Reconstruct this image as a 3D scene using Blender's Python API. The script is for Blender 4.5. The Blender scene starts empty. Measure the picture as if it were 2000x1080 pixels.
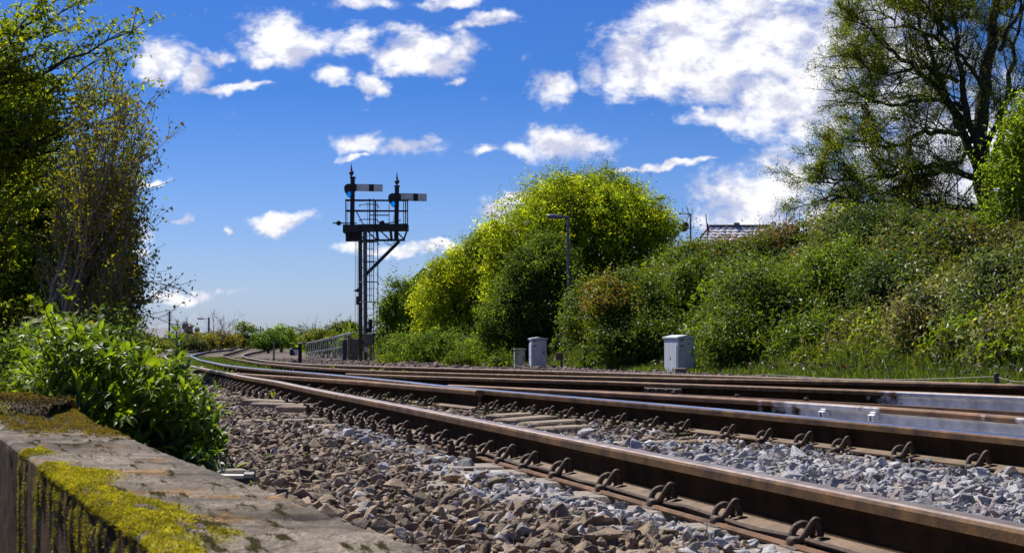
import bpy, math, random
import numpy as np
from mathutils import Vector, Matrix

# ---------------------------------------------------------------- camera, sky, sun, exposure
F = 3100.0; CAMZ = 0.58; PITCH = math.atan(115/F)
sc = bpy.context.scene
col = sc.collection
cam_d = bpy.data.cameras.new("camera"); cam = bpy.data.objects.new("camera", cam_d); col.objects.link(cam)
cam.location = (0, 0, CAMZ); cam.rotation_euler = (math.pi/2 + PITCH, 0, 0)
cam_d.sensor_width = 36; cam_d.lens = F/2000*36; cam_d.clip_start = 0.05; cam_d.clip_end = 5000
cam_d.dof.use_dof = True; cam_d.dof.focus_distance = 8.5; cam_d.dof.aperture_fstop = 20.0
sc.camera = cam
sc.view_settings.view_transform = 'Standard'; sc.view_settings.look = 'None'
sc.view_settings.exposure = 0.45; sc.view_settings.gamma = 1; sc.view_settings.use_curve_mapping = False
sc.cycles.max_bounces = 6; sc.cycles.transparent_max_bounces = 4
sc.cycles.use_denoising = True

SUN_EL = math.radians(53); SUN_AZ = math.radians(-37)      # az from +Y towards +X
sun_d = bpy.data.lights.new("sun", 'SUN'); sun_d.energy = 5.0; sun_d.angle = math.radians(0.5)
sun_d.color = (1.0, 0.95, 0.87)
sun = bpy.data.objects.new("sun", sun_d); col.objects.link(sun)
sdir = Vector((math.sin(SUN_AZ)*math.cos(SUN_EL), math.cos(SUN_AZ)*math.cos(SUN_EL), math.sin(SUN_EL)))
sun.rotation_euler = (-sdir).to_track_quat('-Z', 'Y').to_euler(); sun.location = (-20, 30, 50)

def ray(px, py):
    x = (px-1000)/F; u = (540-py)/F
    return np.array([x, math.cos(PITCH)-u*math.sin(PITCH), math.sin(PITCH)+u*math.cos(PITCH)])
def at(px, py, Y):
    r = ray(px, py); t = Y/r[1]
    return np.array([0, 0, CAMZ]) + r*t

def build_world():
    w = bpy.data.worlds.new("World"); sc.world = w; w.use_nodes = True
    nt = w.node_tree; nt.nodes.clear(); N = nt.nodes.new; L = nt.links.new
    out = N('ShaderNodeOutputWorld'); bg = N('ShaderNodeBackground'); bg.inputs[1].default_value = 0.07
    L(bg.outputs[0], out.inputs[0])
    sky = N('ShaderNodeTexSky'); sky.sky_type = 'NISHITA'; sky.sun_disc = False
    sky.sun_elevation = SUN_EL; sky.sun_rotation = SUN_AZ; sky.air_density = 1.0; sky.dust_density = 0.3; sky.ozone_density = 4.0
    tc = N('ShaderNodeTexCoord'); sep = N('ShaderNodeSeparateXYZ'); L(tc.outputs['Generated'], sep.inputs[0])
    def M(op, a, b=None, c=None, clamp=False):
        n = N('ShaderNodeMath'); n.operation = op; n.use_clamp = clamp
        for i, v in enumerate((a, b, c)):
            if v is None: continue
            if isinstance(v, (int, float)): n.inputs[i].default_value = v
            else: L(v, n.inputs[i])
        return n.outputs[0]
    ay = M('MAXIMUM', M('ABSOLUTE', sep.outputs[1]), 0.05)
    u = M('DIVIDE', sep.outputs[0], ay); v = M('DIVIDE', sep.outputs[2], ay)
    uv = N('ShaderNodeCombineXYZ'); L(u, uv.inputs[0]); L(v, uv.inputs[1])
    def VM(op, a, b):
        n = N('ShaderNodeVectorMath'); n.operation = op
        for i, q in enumerate((a, b)):
            if q is None: continue
            if isinstance(q, tuple): n.inputs[i].default_value = q
            else: L(q, n.inputs[i])
        return n
    def noise(vec, scale, detail, rough, dist=0.0):
        n = N('ShaderNodeTexNoise'); n.inputs['Scale'].default_value = scale; n.inputs['Detail'].default_value = detail
        n.inputs['Roughness'].default_value = rough; n.inputs['Distortion'].default_value = dist; L(vec, n.inputs['Vector']); return n
    wn = noise(uv.outputs[0], 22, 4, 0.6)
    off = VM('SUBTRACT', wn.outputs['Color'], (0.5, 0.5, 0.5)); offs = VM('MULTIPLY', off.outputs[0], (0.048, 0.036, 0.0))
    P = VM('ADD', uv.outputs[0], offs.outputs[0]).outputs[0]
    clouds = [(310,105,52,34),(300,145,26,16),(398,132,34,34),(440,98,30,12),(470,165,55,9),(530,72,74,44),(590,82,58,30),(508,122,22,14),
      (640,146,34,16),(700,80,50,26),(760,100,44,26),(800,92,50,42),(735,160,34,16),(850,80,66,18),(905,100,40,22),(840,120,90,24),(930,50,60,9),
      (690,3,62,16),(880,2,66,12),(1080,176,36,28),(1170,140,48,32),(1235,112,70,58),(1330,60,90,80),(1420,90,110,90),(1520,70,120,90),
      (1640,70,100,90),(1730,40,120,80),(1430,224,86,28),(1540,205,110,62),(1640,190,80,60),(1300,130,70,45),(1760,130,120,80),(1850,300,180,120),
      (698,270,54,19),(802,284,62,16),(690,299,20,7),(1010,295,60,18),(1090,276,80,32),(1150,278,48,28),(952,302,24,10),(550,430,64,15),(535,418,22,9),
      (970,410,44,18),(1008,388,24,15),(1450,400,84,56),(1540,370,90,66),(1500,440,130,26),(1300,320,90,6),(1530,322,60,9),(1640,420,100,60),
      (276,450,26,20),(268,492,22,10),(360,432,13,9),(370,574,88,9),(330,580,34,6),(680,492,40,13),(780,494,70,8),(850,488,60,9),(430,452,9,7),(886,152,18,8),
      (1350,210,14,12),(1260,150,80,40),(1380,150,110,50),(1500,140,110,50),(1360,20,90,40),(1480,10,90,50),(1600,130,90,60),(1480,190,70,40),(1640,250,50,50),(1210,160,40,20),(960,40,40,12),(575,100,60,30),(280,345,26,5)]
    acc = None
    for cx, cy, rx, ry in clouds:
        d = ray(cx, cy); c = (d[0]/d[1], d[2]/d[1], 0.0)
        s = VM('SUBTRACT', P, c); m = VM('MULTIPLY', s.outputs[0], (F/rx, F/ry, 0.0))
        l = VM('LENGTH', m.outputs[0], None)
        # soft bump: 1 - 0.5 d
        g = M('MULTIPLY_ADD', l.outputs['Value'], -0.5, 1.0, clamp=True)
        acc = g if acc is None else M('SMOOTH_MAX', acc, g, 0.12)
    st = VM('MULTIPLY', uv.outputs[0], (1.0, 1.5, 1.0)).outputs[0]
    n1 = noise(st, 30, 9, 0.62, 0.3)
    n2 = noise(st, 11, 4, 0.55)
    dens = M('ADD', acc, M('MULTIPLY', M('SUBTRACT', n1.outputs['Fac'], 0.5), 1.3))
    n4 = noise(st, 95, 6, 0.65, 0.5); dens = M('ADD', dens, M('MULTIPLY', M('SUBTRACT', n4.outputs['Fac'], 0.5), 0.55))
    mr = N('ShaderNodeMapRange'); mr.interpolation_type = 'SMOOTHSTEP'; L(dens, mr.inputs[0])
    mr.inputs[1].default_value = 0.27; mr.inputs[2].default_value = 0.84
    # veil of thin cirrus low over the horizon
    # cloud shading: lit tops, lilac-grey bodies
    up = VM('ADD', st, (-0.008, 0.016, 0.0)).outputs[0]
    n3 = noise(up, 30, 9, 0.62, 0.3)
    grad = M('SUBTRACT', n1.outputs['Fac'], n3.outputs['Fac'])
    sh = M('ADD', M('MULTIPLY', grad, 1.7), M('MULTIPLY', n2.outputs['Fac'], 0.9), clamp=False)
    ms = N('ShaderNodeMapRange'); ms.interpolation_type = 'SMOOTHSTEP'; L(sh, ms.inputs[0]); ms.inputs[1].default_value = 0.22; ms.inputs[2].default_value = 0.62
    cc = N('ShaderNodeMix'); cc.data_type = 'RGBA'; L(ms.outputs[0], cc.inputs[0])
    cc.inputs[6].default_value = (6.4, 6.7, 8.6, 1); cc.inputs[7].default_value = (10.8, 10.8, 11.1, 1)
    # tint the clear sky deeper (polarised look)
    hs = N('ShaderNodeMix'); hs.data_type = 'RGBA'; hs.blend_type = 'MULTIPLY'; hs.inputs[0].default_value = 1.0
    L(sky.outputs[0], hs.inputs[6])
    gr = N('ShaderNodeMapRange'); L(v, gr.inputs[0]); gr.inputs[1].default_value = 0.025; gr.inputs[2].default_value = 0.155
    tint = N('ShaderNodeMix'); tint.data_type = 'RGBA'; L(gr.outputs[0], tint.inputs[0])
    tint.inputs[6].default_value = SKY_LOW; tint.inputs[7].default_value = SKY_HIGH
    L(tint.outputs[2], hs.inputs[7])
    mx = N('ShaderNodeMix'); mx.data_type = 'RGBA'; L(mr.outputs[0], mx.inputs[0]); L(hs.outputs[2], mx.inputs[6]); L(cc.outputs[2], mx.inputs[7])
    L(mx.outputs[2], bg.inputs[0])
SKY_LOW = (0.62, 0.75, 1.20, 1); SKY_HIGH = (0.23, 0.475, 0.98, 1)
build_world()

# ---------------------------------------------------------------- helpers
rng = np.random.default_rng(7); random.seed(7)

def vnoise(p, seed=0):
    p = np.asarray(p, float); i = np.floor(p).astype(np.int64); f = p-i; f = f*f*(3-2*f)
    def h(a, b, c):
        n = (a*374761393 + b*668265263 + c*2147483647 + seed*1274126177) & 0xffffffff
        n = ((n ^ (n >> 13))*1274126177) & 0xffffffff
        n = (n ^ (n >> 16)) & 0xffffffff
        return n/4294967295.0
    x, y, z = i[..., 0], i[..., 1], i[..., 2]; fx, fy, fz = f[..., 0], f[..., 1], f[..., 2]
    r = 0
    for dx in (0, 1):
        for dy in (0, 1):
            for dz in (0, 1):
                wt = (fx if dx else 1-fx)*(fy if dy else 1-fy)*(fz if dz else 1-fz)
                r = r + wt*h(x+dx, y+dy, z+dz)
    return r
def fbm(p, oct=4, seed=0):
    p = np.asarray(p, float); r = 0; a = 0.5; t = 0
    for k in range(oct):
        r = r + a*vnoise(p*(2**k), seed+k*17); t += a; a *= 0.5
    return r/t

class MB:
    def __init__(s): s.v = []; s.l = []; s.c = []; s.m = []; s.k = []; s.n = 0
    def raw(s, v, loops, counts, mat=0, color=None):
        v = np.asarray(v, float).reshape(-1, 3); loops = np.asarray(loops, np.int64).ravel(); counts = np.asarray(counts, np.int64).ravel()
        s.v.append(v); s.l.append(loops+s.n); s.c.append(counts)
        m = np.full(len(counts), mat) if np.isscalar(mat) else np.asarray(mat); s.m.append(m)
        if color is None: color = np.full((len(counts), 3), 0.5)
        color = np.asarray(color, float)
        if color.ndim == 1: color = np.tile(color, (len(counts), 1))
        s.k.append(color); s.n += len(v)
    def add(s, v, faces, mat=0, color=None):
        s.raw(v, [i for f in faces for i in f], [len(f) for f in faces], mat, color)
    def box(s, c, size, rot=None, mat=0, bev=0.0, taper=1.0, color=None):
        x, y, z = [q/2 for q in size]; b = min(bev, x*.45, y*.45, z*.45)
        if b <= 0:
            v = [(sx*x*(taper if sz > 0 else 1), sy*y*(taper if sz > 0 else 1), sz*z) for sz in (-1, 1) for sy in (-1, 1) for sx in (-1, 1)]
            f = [(0, 2, 3, 1), (4, 5, 7, 6), (0, 1, 5, 4), (2, 6, 7, 3), (0, 4, 6, 2), (1, 3, 7, 5)]
        else:
            ring = [(x-b, -y), (x, -y+b), (x, y-b), (x-b, y), (-x+b, y), (-x, y-b), (-x, -y+b), (-x+b, -y)]
            v = []
            for (zz, ins) in ((-z, b), (-z+b, 0), (z-b, 0), (z, b)):
                for (a, d) in ring:
                    v.append((a-math.copysign(ins, a) if ins else a, d-math.copysign(ins, d) if ins else d, zz))
            f = [tuple(range(7, -1, -1)), tuple(range(24, 32))]
            for r in range(3):
                for i in range(8): j = (i+1) % 8; f.append((r*8+i, r*8+j, r*8+8+j, r*8+8+i))
        v = np.array(v, float)
        if rot is not None: v = v @ np.array(rot).T
        s.add(v+np.array(c), f, mat, color)
    def bar(s, a, b, w, h, mat=0, bev=0.0, up=(0, 0, 1), color=None):
        a = np.array(a, float); b = np.array(b, float); d = b-a; ln = np.linalg.norm(d); d /= ln
        up = np.array(up, float)
        if abs(d @ up) > .98: up = np.array([0, 1.0, 0])
        r = np.cross(d, up); r /= np.linalg.norm(r); q = np.cross(r, d)
        R = np.stack([r, d, q], 1)
        s.box((a+b)/2, (w, ln, h), R, mat, bev, color=color)
    def tube(s, pts, rad, sides=6, mat=0, cap=True, color=None, closed=False):
        pts = np.asarray(pts, float); n = len(pts)
        rad = np.full(n, rad) if np.isscalar(rad) else np.asarray(rad, float)
        if closed: t = np.roll(pts, -1, 0)-np.roll(pts, 1, 0)
        else: t = np.gradient(pts, axis=0)
        t /= np.linalg.norm(t, axis=1)[:, None]+1e-12
        u = np.cross(t[0], [0, 0, 1.0]);
        if np.linalg.norm(u) < .1: u = np.cross(t[0], [1.0, 0, 0])
        us = []
        for i in range(n):
            u = u-t[i]*(u @ t[i]); u /= np.linalg.norm(u)+1e-12; us.append(u)
        us = np.array(us); w = np.cross(t, us)
        a = np.arange(sides)/sides*2*math.pi
        v = pts[:, None, :]+rad[:, None, None]*(np.cos(a)[None, :, None]*us[:, None, :]+np.sin(a)[None, :, None]*w[:, None, :])
        m = n if closed else n-1
        i = np.arange(m)[:, None]; j = np.arange(sides)[None, :]; i2 = (i+1) % n; j2 = (j+1) % sides
        q = np.stack([i*sides+j, i*sides+j2, i2*sides+j2, i2*sides+j], -1).reshape(-1, 4)
        lo = q.ravel(); cn = np.full(len(q), 4)
        if cap and not closed:
            lo = np.concatenate([lo, np.arange(sides)[::-1], np.arange(sides)+(n-1)*sides]); cn = np.concatenate([cn, [sides, sides]])
        s.raw(v.reshape(-1, 3), lo, cn, mat, color)
    def lathe(s, prof, c, axis=(0, 0, 1), sides=16, mat=0):
        ax = Vector(axis).normalized(); R = np.array(ax.to_track_quat('Z', 'Y').to_matrix())
        v = []
        for (r, z) in prof:
            for k in range(sides):
                a = k/sides*2*math.pi; v.append((r*math.cos(a), r*math.sin(a), z))
        v = np.array(v) @ R.T + np.array(c)
        f = []
        for i in range(len(prof)-1):
            for k in range(sides):
                j = (k+1) % sides; f.append((i*sides+k, i*sides+j, (i+1)*sides+j, (i+1)*sides+k))
        f.append(tuple(range(sides))[::-1]); f.append(tuple(range((len(prof)-1)*sides, len(prof)*sides)))
        s.add(v, f, mat)
    def prism(s, poly, c, ex, ey, ez, th, mat=0):
        """poly (a,b) in plane ex,ey, thickness th along ez, centred"""
        ex, ey, ez = (np.array(q, float) for q in (ex, ey, ez)); n = len(poly)
        v = [np.array(c)+a*ex+b*ey+ez*th*.5*sg for sg in (-1, 1) for a, b in poly]
        f = [tuple(range(n))[::-1], tuple(range(n, 2*n))]+[(i, (i+1) % n, n+(i+1) % n, n+i) for i in range(n)]
        s.add(v, f, mat)
    def build(s, name, mats, parent=None, origin=None, smooth=False):
        v = np.concatenate(s.v); l = np.concatenate(s.l); c = np.concatenate(s.c); m = np.concatenate(s.m); k = np.concatenate(s.k)
        if origin is None:
            if parent is not None: origin = WP[parent.name]
            else: origin = np.array([(v[:, 0].min()+v[:, 0].max())/2, (v[:, 1].min()+v[:, 1].max())/2, v[:, 2].min()])
        origin = np.array(origin, float); v = v-origin
        me = bpy.data.meshes.new(name); me.vertices.add(len(v)); me.vertices.foreach_set('co', v.astype(np.float32).ravel())
        me.loops.add(len(l)); me.loops.foreach_set('vertex_index', l.astype(np.int32))
        me.polygons.add(len(c)); st = np.concatenate([[0], np.cumsum(c)[:-1]])
        me.polygons.foreach_set('loop_start', st.astype(np.int32))
        me.polygons.foreach_set('material_index', m.astype(np.int32))
        me.polygons.foreach_set('use_smooth', np.full(len(c), bool(smooth)))
        at_ = me.attributes.new('Col', 'FLOAT_COLOR', 'FACE')
        at_.data.foreach_set('color', np.concatenate([k, np.ones((len(k), 1))], 1).astype(np.float32).ravel())
        me.update(calc_edges=True)
        for q in (mats if isinstance(mats, (list, tuple)) else [mats]): me.materials.append(q)
        o = bpy.data.objects.new(name, me); col.objects.link(o)
        if parent is not None:
            o.parent = parent; o.location = Vector(origin)-Vector(WP[parent.name])
        else: o.location = Vector(origin)
        WP[o.name] = origin
        return o
WP = {}
def tag(o, label=None, cat=None, group=None, kind=None):
    if label: o['label'] = label
    if cat: o['category'] = cat
    if group: o['group'] = group
    if kind: o['kind'] = kind
    return o
def thing(name, label, cat, loc, group=None):
    o = bpy.data.objects.new(name, None); col.objects.link(o); o.location = Vector(loc); o.empty_display_size = .2
    WP[o.name] = np.array(loc, float); tag(o, label, cat, group); return o
def inst(src, name, parent, loc, rz=0.0, scale=1.0):
    o = bpy.data.objects.new(name, src); col.objects.link(o); o.parent = parent
    o.location = Vector(loc)-Vector(WP[parent.name]) if parent else Vector(loc); o.rotation_euler = (0, 0, rz); o.scale = (scale,)*3
    WP[o.name] = np.array(loc, float); return o

# ---------------------------------------------------------------- materials
def mat(name, color=None, rough=.7, metal=0.0, var=0.25, scale=20, color2=None, bump=0.0, bscale=60, attr=False, transl=0.0, spec=.5, stretch=None, detail=5):
    m = bpy.data.materials.new(name); m.use_nodes = True; nt = m.node_tree; N = nt.nodes.new; L = nt.links.new
    b = nt.nodes['Principled BSDF']; b.inputs['Roughness'].default_value = rough; b.inputs['Metallic'].default_value = metal
    b.inputs['Specular IOR Level'].default_value = spec
    tc = N('ShaderNodeTexCoord'); vec = tc.outputs['Object']
    if stretch:
        mp = N('ShaderNodeMapping'); mp.inputs['Scale'].default_value = stretch; L(vec, mp.inputs[0]); vec = mp.outputs[0]
    n = N('ShaderNodeTexNoise'); n.inputs['Scale'].default_value = scale; n.inputs['Detail'].default_value = detail; n.inputs['Roughness'].default_value = .65
    L(vec, n.inputs['Vector'])
    mx = N('ShaderNodeMix'); mx.data_type = 'RGBA'
    cr = N('ShaderNodeMapRange'); L(n.outputs['Fac'], cr.inputs[0]); cr.inputs[1].default_value = .35; cr.inputs[2].default_value = .65
    L(cr.outputs[0], mx.inputs[0])
    if attr:
        a = N('ShaderNodeAttribute'); a.attribute_name = 'Col'
        d = N('ShaderNodeMix'); d.data_type = 'RGBA'; d.blend_type = 'MULTIPLY'; d.inputs[0].default_value = 1; L(a.outputs[0], d.inputs[6]); d.inputs[7].default_value = (1-var, 1-var, 1-var, 1)
        e = N('ShaderNodeMix'); e.data_type = 'RGBA'; e.blend_type = 'MULTIPLY'; e.inputs[0].default_value = 1; L(a.outputs[0], e.inputs[6]); e.inputs[7].default_value = (1+var, 1+var, 1+var, 1)
        L(d.outputs[2], mx.inputs[6]); L(e.outputs[2], mx.inputs[7])
    else:
        c2 = color2 or tuple(q*(1-var*1.6) for q in color)
        mx.inputs[6].default_value = (*c2, 1); mx.inputs[7].default_value = (*[q*(1+var*.4) for q in color], 1)
    L(mx.outputs[2], b.inputs['Base Color'])
    if bump:
        n2 = N('ShaderNodeTexNoise'); n2.inputs['Scale'].default_value = bscale; n2.inputs['Detail'].default_value = 6; L(vec, n2.inputs['Vector'])
        bp = N('ShaderNodeBump'); bp.inputs['Strength'].default_value = bump; bp.inputs['Distance'].default_value = .01; L(n2.outputs['Fac'], bp.inputs['Height']); L(bp.outputs[0], b.inputs['Normal'])
    if transl:
        o = nt.nodes['Material Output']; t = N('ShaderNodeBsdfTranslucent'); ms = N('ShaderNodeMixShader'); ms.inputs[0].default_value = transl
        tm = N('ShaderNodeMix'); tm.data_type = 'RGBA'; tm.blend_type = 'MULTIPLY'; tm.inputs[0].default_value = 1; L(mx.outputs[2], tm.inputs[6]); tm.inputs[7].default_value = (1.7, 1.6, .5, 1)
        L(tm.outputs[2], t.inputs[0]); L(b.outputs[0], ms.inputs[1]); L(t.outputs[0], ms.inputs[2]); L(ms.outputs[0], o.inputs[0])
    return m
M_leaf = mat('leaf', attr=True, var=.3, scale=3, rough=.55, transl=.56, spec=.22)
M_leafg = mat('glossy_leaf', attr=True, var=.3, scale=30, rough=.45, transl=.42, spec=.3)
M_bark = mat('bark', (.035, .028, .02), .9, var=.5, scale=12, bump=.6, bscale=40)
M_barkmoss = mat('mossy_bark', (.045, .038, .022), .9, color2=(.02, .02, .01), scale=6, bump=.6, bscale=30)
M_twig = mat('twig', (.27, .22, .18), .8, var=.4)
M_stem = mat('green_stem', (.07, .09, .03), .6, var=.3)
M_rust = mat('rail_rust', (.22, .115, .038), .55, metal=.25, color2=(.06, .034, .017), scale=9, stretch=(1, 1, 1), bump=.15, bscale=150)
M_web = mat('shaded_rail_web', (.050, .029, .012), .9, color2=(.024, .014, .006), scale=8, spec=.08)  # dark rust and dirt, with the shade under the head painted in
M_foot = mat('tan_rail_foot', (.19, .125, .07), .75, color2=(.09, .055, .03), scale=12, bump=.3, bscale=200)  # tan, paler than the web
M_rusto = mat('orange_rust', (.23, .115, .045), .6, metal=.15, color2=(.10, .05, .024), scale=7, bump=.15, bscale=150)
M_worn = mat('worn_rail_top', (.42, .34, .27), .38, metal=.75, color2=(.28, .20, .14), scale=14)
M_shine = mat('polished_rail_top', (.75, .75, .80), .22, metal=1, color2=(.55, .56, .62), scale=5, bump=.05, bscale=300)
M_iron = mat('rusty_iron', (.10, .062, .036), .7, metal=.1, color2=(.045, .028, .018), scale=40, bump=.3, bscale=200)
M_olive = mat('mossy_iron', (.10, .09, .03), .8, color2=(.045, .032, .018), scale=30, bump=.3, bscale=200)
M_white = mat('white_paint', (.72, .73, .76), .45, color2=(.45, .46, .48), scale=25)
M_conc = mat('concrete_sleeper', (.30, .25, .20), .9, color2=(.17, .14, .11), scale=14, bump=.5, bscale=80)
M_timber = mat('timber', (.33, .25, .17), .85, color2=(.16, .12, .08), scale=10, stretch=(1, 8, 1), bump=.5, bscale=60)
M_wood = mat('grey_wood', (.22, .19, .15), .85, color2=(.10, .085, .065), scale=8, stretch=(6, 6, 1), bump=.4)
M_stone = mat('ballast_stone', attr=True, var=.28, scale=45, rough=.85, bump=.4, bscale=120)
M_black = mat('black_paint', (.016, .015, .014), .55, var=.4)
M_dark = mat('dark_steel', (.05, .045, .04), .6, var=.4)
M_post = mat('signal_post_paint', (.085, .07, .055), .6, color2=(.035, .03, .025), scale=5, stretch=(1, 1, .3))
M_armw = mat('arm_white', (.78, .74, .66), .5, color2=(.6, .56, .48), scale=6)
M_galv = mat('galvanised', (.66, .64, .60), .5, metal=.0, var=.25)
M_galvd = mat('weathered_steel', (.25, .24, .22), .6, metal=.3, var=.3)
M_lamp = mat('grey_lamp', (.16, .17, .21), .5, metal=.2, var=.2)
M_cab = mat('cabinet_grey', (.58, .61, .64), .5, color2=(.47, .50, .52), scale=3, stretch=(3, 3, .5))
M_cabg = mat('cabinet_green_grey', (.30, .33, .27), .6, color2=(.2, .22, .17), scale=4, stretch=(3, 3, .5))
M_green = mat('painted_green_post', (.22, .26, .16), .7, var=.3)
M_roof = mat('roof_tile', (.62, .59, .60), .6, color2=(.45, .43, .44), scale=3)
M_slate = mat('slate', (.13, .12, .14), .6, color2=(.08, .08, .09), scale=1.5)
M_wallw = mat('render_wall', (.5, .48, .45), .8, var=.15, scale=1)
M_pantile = mat('roof_purple_grey', (.24, .22, .27), .8, var=.2, scale=1)
M_brick = mat('brick', (.22, .13, .09), .85, var=.3, scale=3)
M_glassd = mat('dark_glass', (.03, .035, .04), .1, var=.1)
M_grass = mat('grass_blade', attr=True, var=.3, scale=5, rough=.5, transl=.4)
M_earth = mat('soil', (.085, .062, .042), .95, color2=(.045, .035, .024), scale=6, bump=.6, bscale=40)
M_moss = mat('moss', attr=True, var=.3, scale=60, rough=.8, transl=.3)
M_red = mat('red_cloth', (.45, .04, .07), .7, var=.2)
M_pipe = mat('black_pipe', (.03, .027, .03), .45, var=.4)
def blue_glass():
    m = mat('blue_spectacle_glass', (.02, .45, .85), .25, var=.15)
    b = m.node_tree.nodes['Principled BSDF']; nt = m.node_tree
    t = nt.nodes.new('ShaderNodeBsdfTransparent'); t.inputs[0].default_value = (.04, .55, .85, 1); ms = nt.nodes.new('ShaderNodeMixShader'); ms = nt.nodes.new('ShaderNodeAddShader'); t2 = nt.nodes.new('ShaderNodeBsdfTranslucent'); t2.inputs[0].default_value = (.0, .06, .12, 1); b = t2
    nt.links.new(b.outputs[0], ms.inputs[0]); nt.links.new(t.outputs[0], ms.inputs[1]); nt.links.new(ms.outputs[0], nt.nodes['Material Output'].inputs[0]); return m
M_blue = blue_glass()
def paint_glare(name, base, rng_list):
    """brown rail with white glare painted into its colour over stretches (world x ranges)"""
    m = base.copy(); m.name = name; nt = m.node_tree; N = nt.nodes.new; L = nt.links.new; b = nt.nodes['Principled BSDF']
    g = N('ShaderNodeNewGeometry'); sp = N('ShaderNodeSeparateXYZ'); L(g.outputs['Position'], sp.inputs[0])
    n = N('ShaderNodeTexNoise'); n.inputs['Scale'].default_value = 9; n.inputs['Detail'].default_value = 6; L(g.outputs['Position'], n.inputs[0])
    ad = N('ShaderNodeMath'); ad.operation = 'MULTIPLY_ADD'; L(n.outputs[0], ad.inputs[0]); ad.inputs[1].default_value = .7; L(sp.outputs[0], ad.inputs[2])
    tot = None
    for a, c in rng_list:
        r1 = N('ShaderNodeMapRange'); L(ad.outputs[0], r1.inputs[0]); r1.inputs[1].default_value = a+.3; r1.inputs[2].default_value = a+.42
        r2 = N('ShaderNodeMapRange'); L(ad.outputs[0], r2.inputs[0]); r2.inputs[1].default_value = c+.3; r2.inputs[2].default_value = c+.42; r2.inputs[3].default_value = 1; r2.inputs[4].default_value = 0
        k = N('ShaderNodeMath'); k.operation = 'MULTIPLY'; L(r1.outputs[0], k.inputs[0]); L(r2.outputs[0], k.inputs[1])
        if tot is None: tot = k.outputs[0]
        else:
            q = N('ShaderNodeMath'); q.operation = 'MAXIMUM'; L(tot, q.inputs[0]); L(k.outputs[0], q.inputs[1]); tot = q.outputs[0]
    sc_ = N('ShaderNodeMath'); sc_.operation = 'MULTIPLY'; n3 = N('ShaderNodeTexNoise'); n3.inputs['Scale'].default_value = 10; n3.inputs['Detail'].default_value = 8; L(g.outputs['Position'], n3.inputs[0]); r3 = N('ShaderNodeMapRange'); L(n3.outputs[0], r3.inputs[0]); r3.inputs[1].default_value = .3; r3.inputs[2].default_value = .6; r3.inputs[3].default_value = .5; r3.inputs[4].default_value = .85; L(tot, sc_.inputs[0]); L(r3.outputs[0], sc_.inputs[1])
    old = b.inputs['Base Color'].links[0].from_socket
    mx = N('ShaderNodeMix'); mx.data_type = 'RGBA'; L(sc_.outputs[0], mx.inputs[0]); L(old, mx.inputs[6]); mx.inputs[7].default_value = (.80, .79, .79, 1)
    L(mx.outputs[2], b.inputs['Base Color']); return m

# ---------------------------------------------------------------- terrain
def gz(Y):
    Y = np.asarray(Y, float)
    return -.0095*np.clip(Y-14, 0, 66) - .012*np.clip(Y-150, 0, 200)
def base_x(Y): return 6.6-.243*(np.asarray(Y, float)-18)
def perp(X, Y): return (np.asarray(X, float)-base_x(Y))*.972
def emb(X, Y):
    d = perp(X, Y); t = np.clip(d/4.6, 0, 1); s = t*t*(3-2*t)*.35+t*.65
    far = np.clip((78-np.asarray(Y, float))/14, 0, 1)
    H = 1.7+.65*np.clip((np.asarray(Y, float)-30)/8, 0, 1)
    return H*s*far*far*(3-2*far)
def terr(X, Y): return gz(Y)+emb(X, Y)
def unproj(px, py, dz=0.0):
    """pixel -> point on the (sloping) track bed, dz above the ground"""
    r = ray(px, py); lo, hi = 0.5, 400.0
    f = lambda Y: CAMZ+r[2]*Y/r[1]-(float(gz(Y))+dz)
    for _ in range(60):
        mid = (lo+hi)/2
        if f(mid) > 0: lo = mid
        else: hi = mid
    Y = (lo+hi)/2; return np.array([r[0]*Y/r[1], Y, float(gz(Y))+dz])

def grid_sheet(name, xs, ys, zf, m, **k):
    X, Y = np.meshgrid(xs, ys); Z = zf(X, Y); v = np.stack([X, Y, Z], -1).reshape(-1, 3); nx, ny = len(xs), len(ys)
    i = np.arange(ny-1)[:, None]*nx+np.arange(nx-1)[None, :]
    q = np.stack([i, i+1, i+nx+1, i+nx], -1).reshape(-1, 4)
    mb = MB(); mb.raw(v, q.ravel(), np.full(len(q), 4)); return mb.build(name, m, smooth=True, **k)
def ground_mat():
    m = bpy.data.materials.new('ground'); m.use_nodes = True; nt = m.node_tree; N = nt.nodes.new; L = nt.links.new; b = nt.nodes['Principled BSDF']
    g = N('ShaderNodeNewGeometry'); n = N('ShaderNodeTexNoise'); n.inputs['Scale'].default_value = 1.2; n.inputs['Detail'].default_value = 8; L(g.outputs['Position'], n.inputs[0])
    v = N('ShaderNodeTexVoronoi'); v.inputs['Scale'].default_value = 16; L(g.outputs['Position'], v.inputs[0])
    mx = N('ShaderNodeMix'); mx.data_type = 'RGBA'; L(v.outputs['Color'], mx.inputs[0]); mx.inputs[6].default_value = (.06, .042, .03, 1); mx.inputs[7].default_value = (.17, .12, .09, 1)
    m2 = N('ShaderNodeMix'); m2.data_type = 'RGBA'; r = N('ShaderNodeMapRange'); L(n.outputs[0], r.inputs[0]); r.inputs[1].default_value = .58; r.inputs[2].default_value = .66
    L(r.outputs[0], m2.inputs[0]); L(mx.outputs[2], m2.inputs[6]); m2.inputs[7].default_value = (.07, .09, .025, 1)
    L(m2.outputs[2], b.inputs['Base Color']); b.inputs['Roughness'].default_value = .95
    bp = N('ShaderNodeBump'); bp.inputs['Strength'].default_value = .8; bp.inputs['Distance'].default_value = .04; L(v.outputs['Distance'], bp.inputs['Height']); L(bp.outputs[0], b.inputs['Normal'])
    return m
xs = np.concatenate([np.linspace(-1500, -60, 12), np.linspace(-50, 60, 180), np.linspace(70, 1500, 12)])
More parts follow.
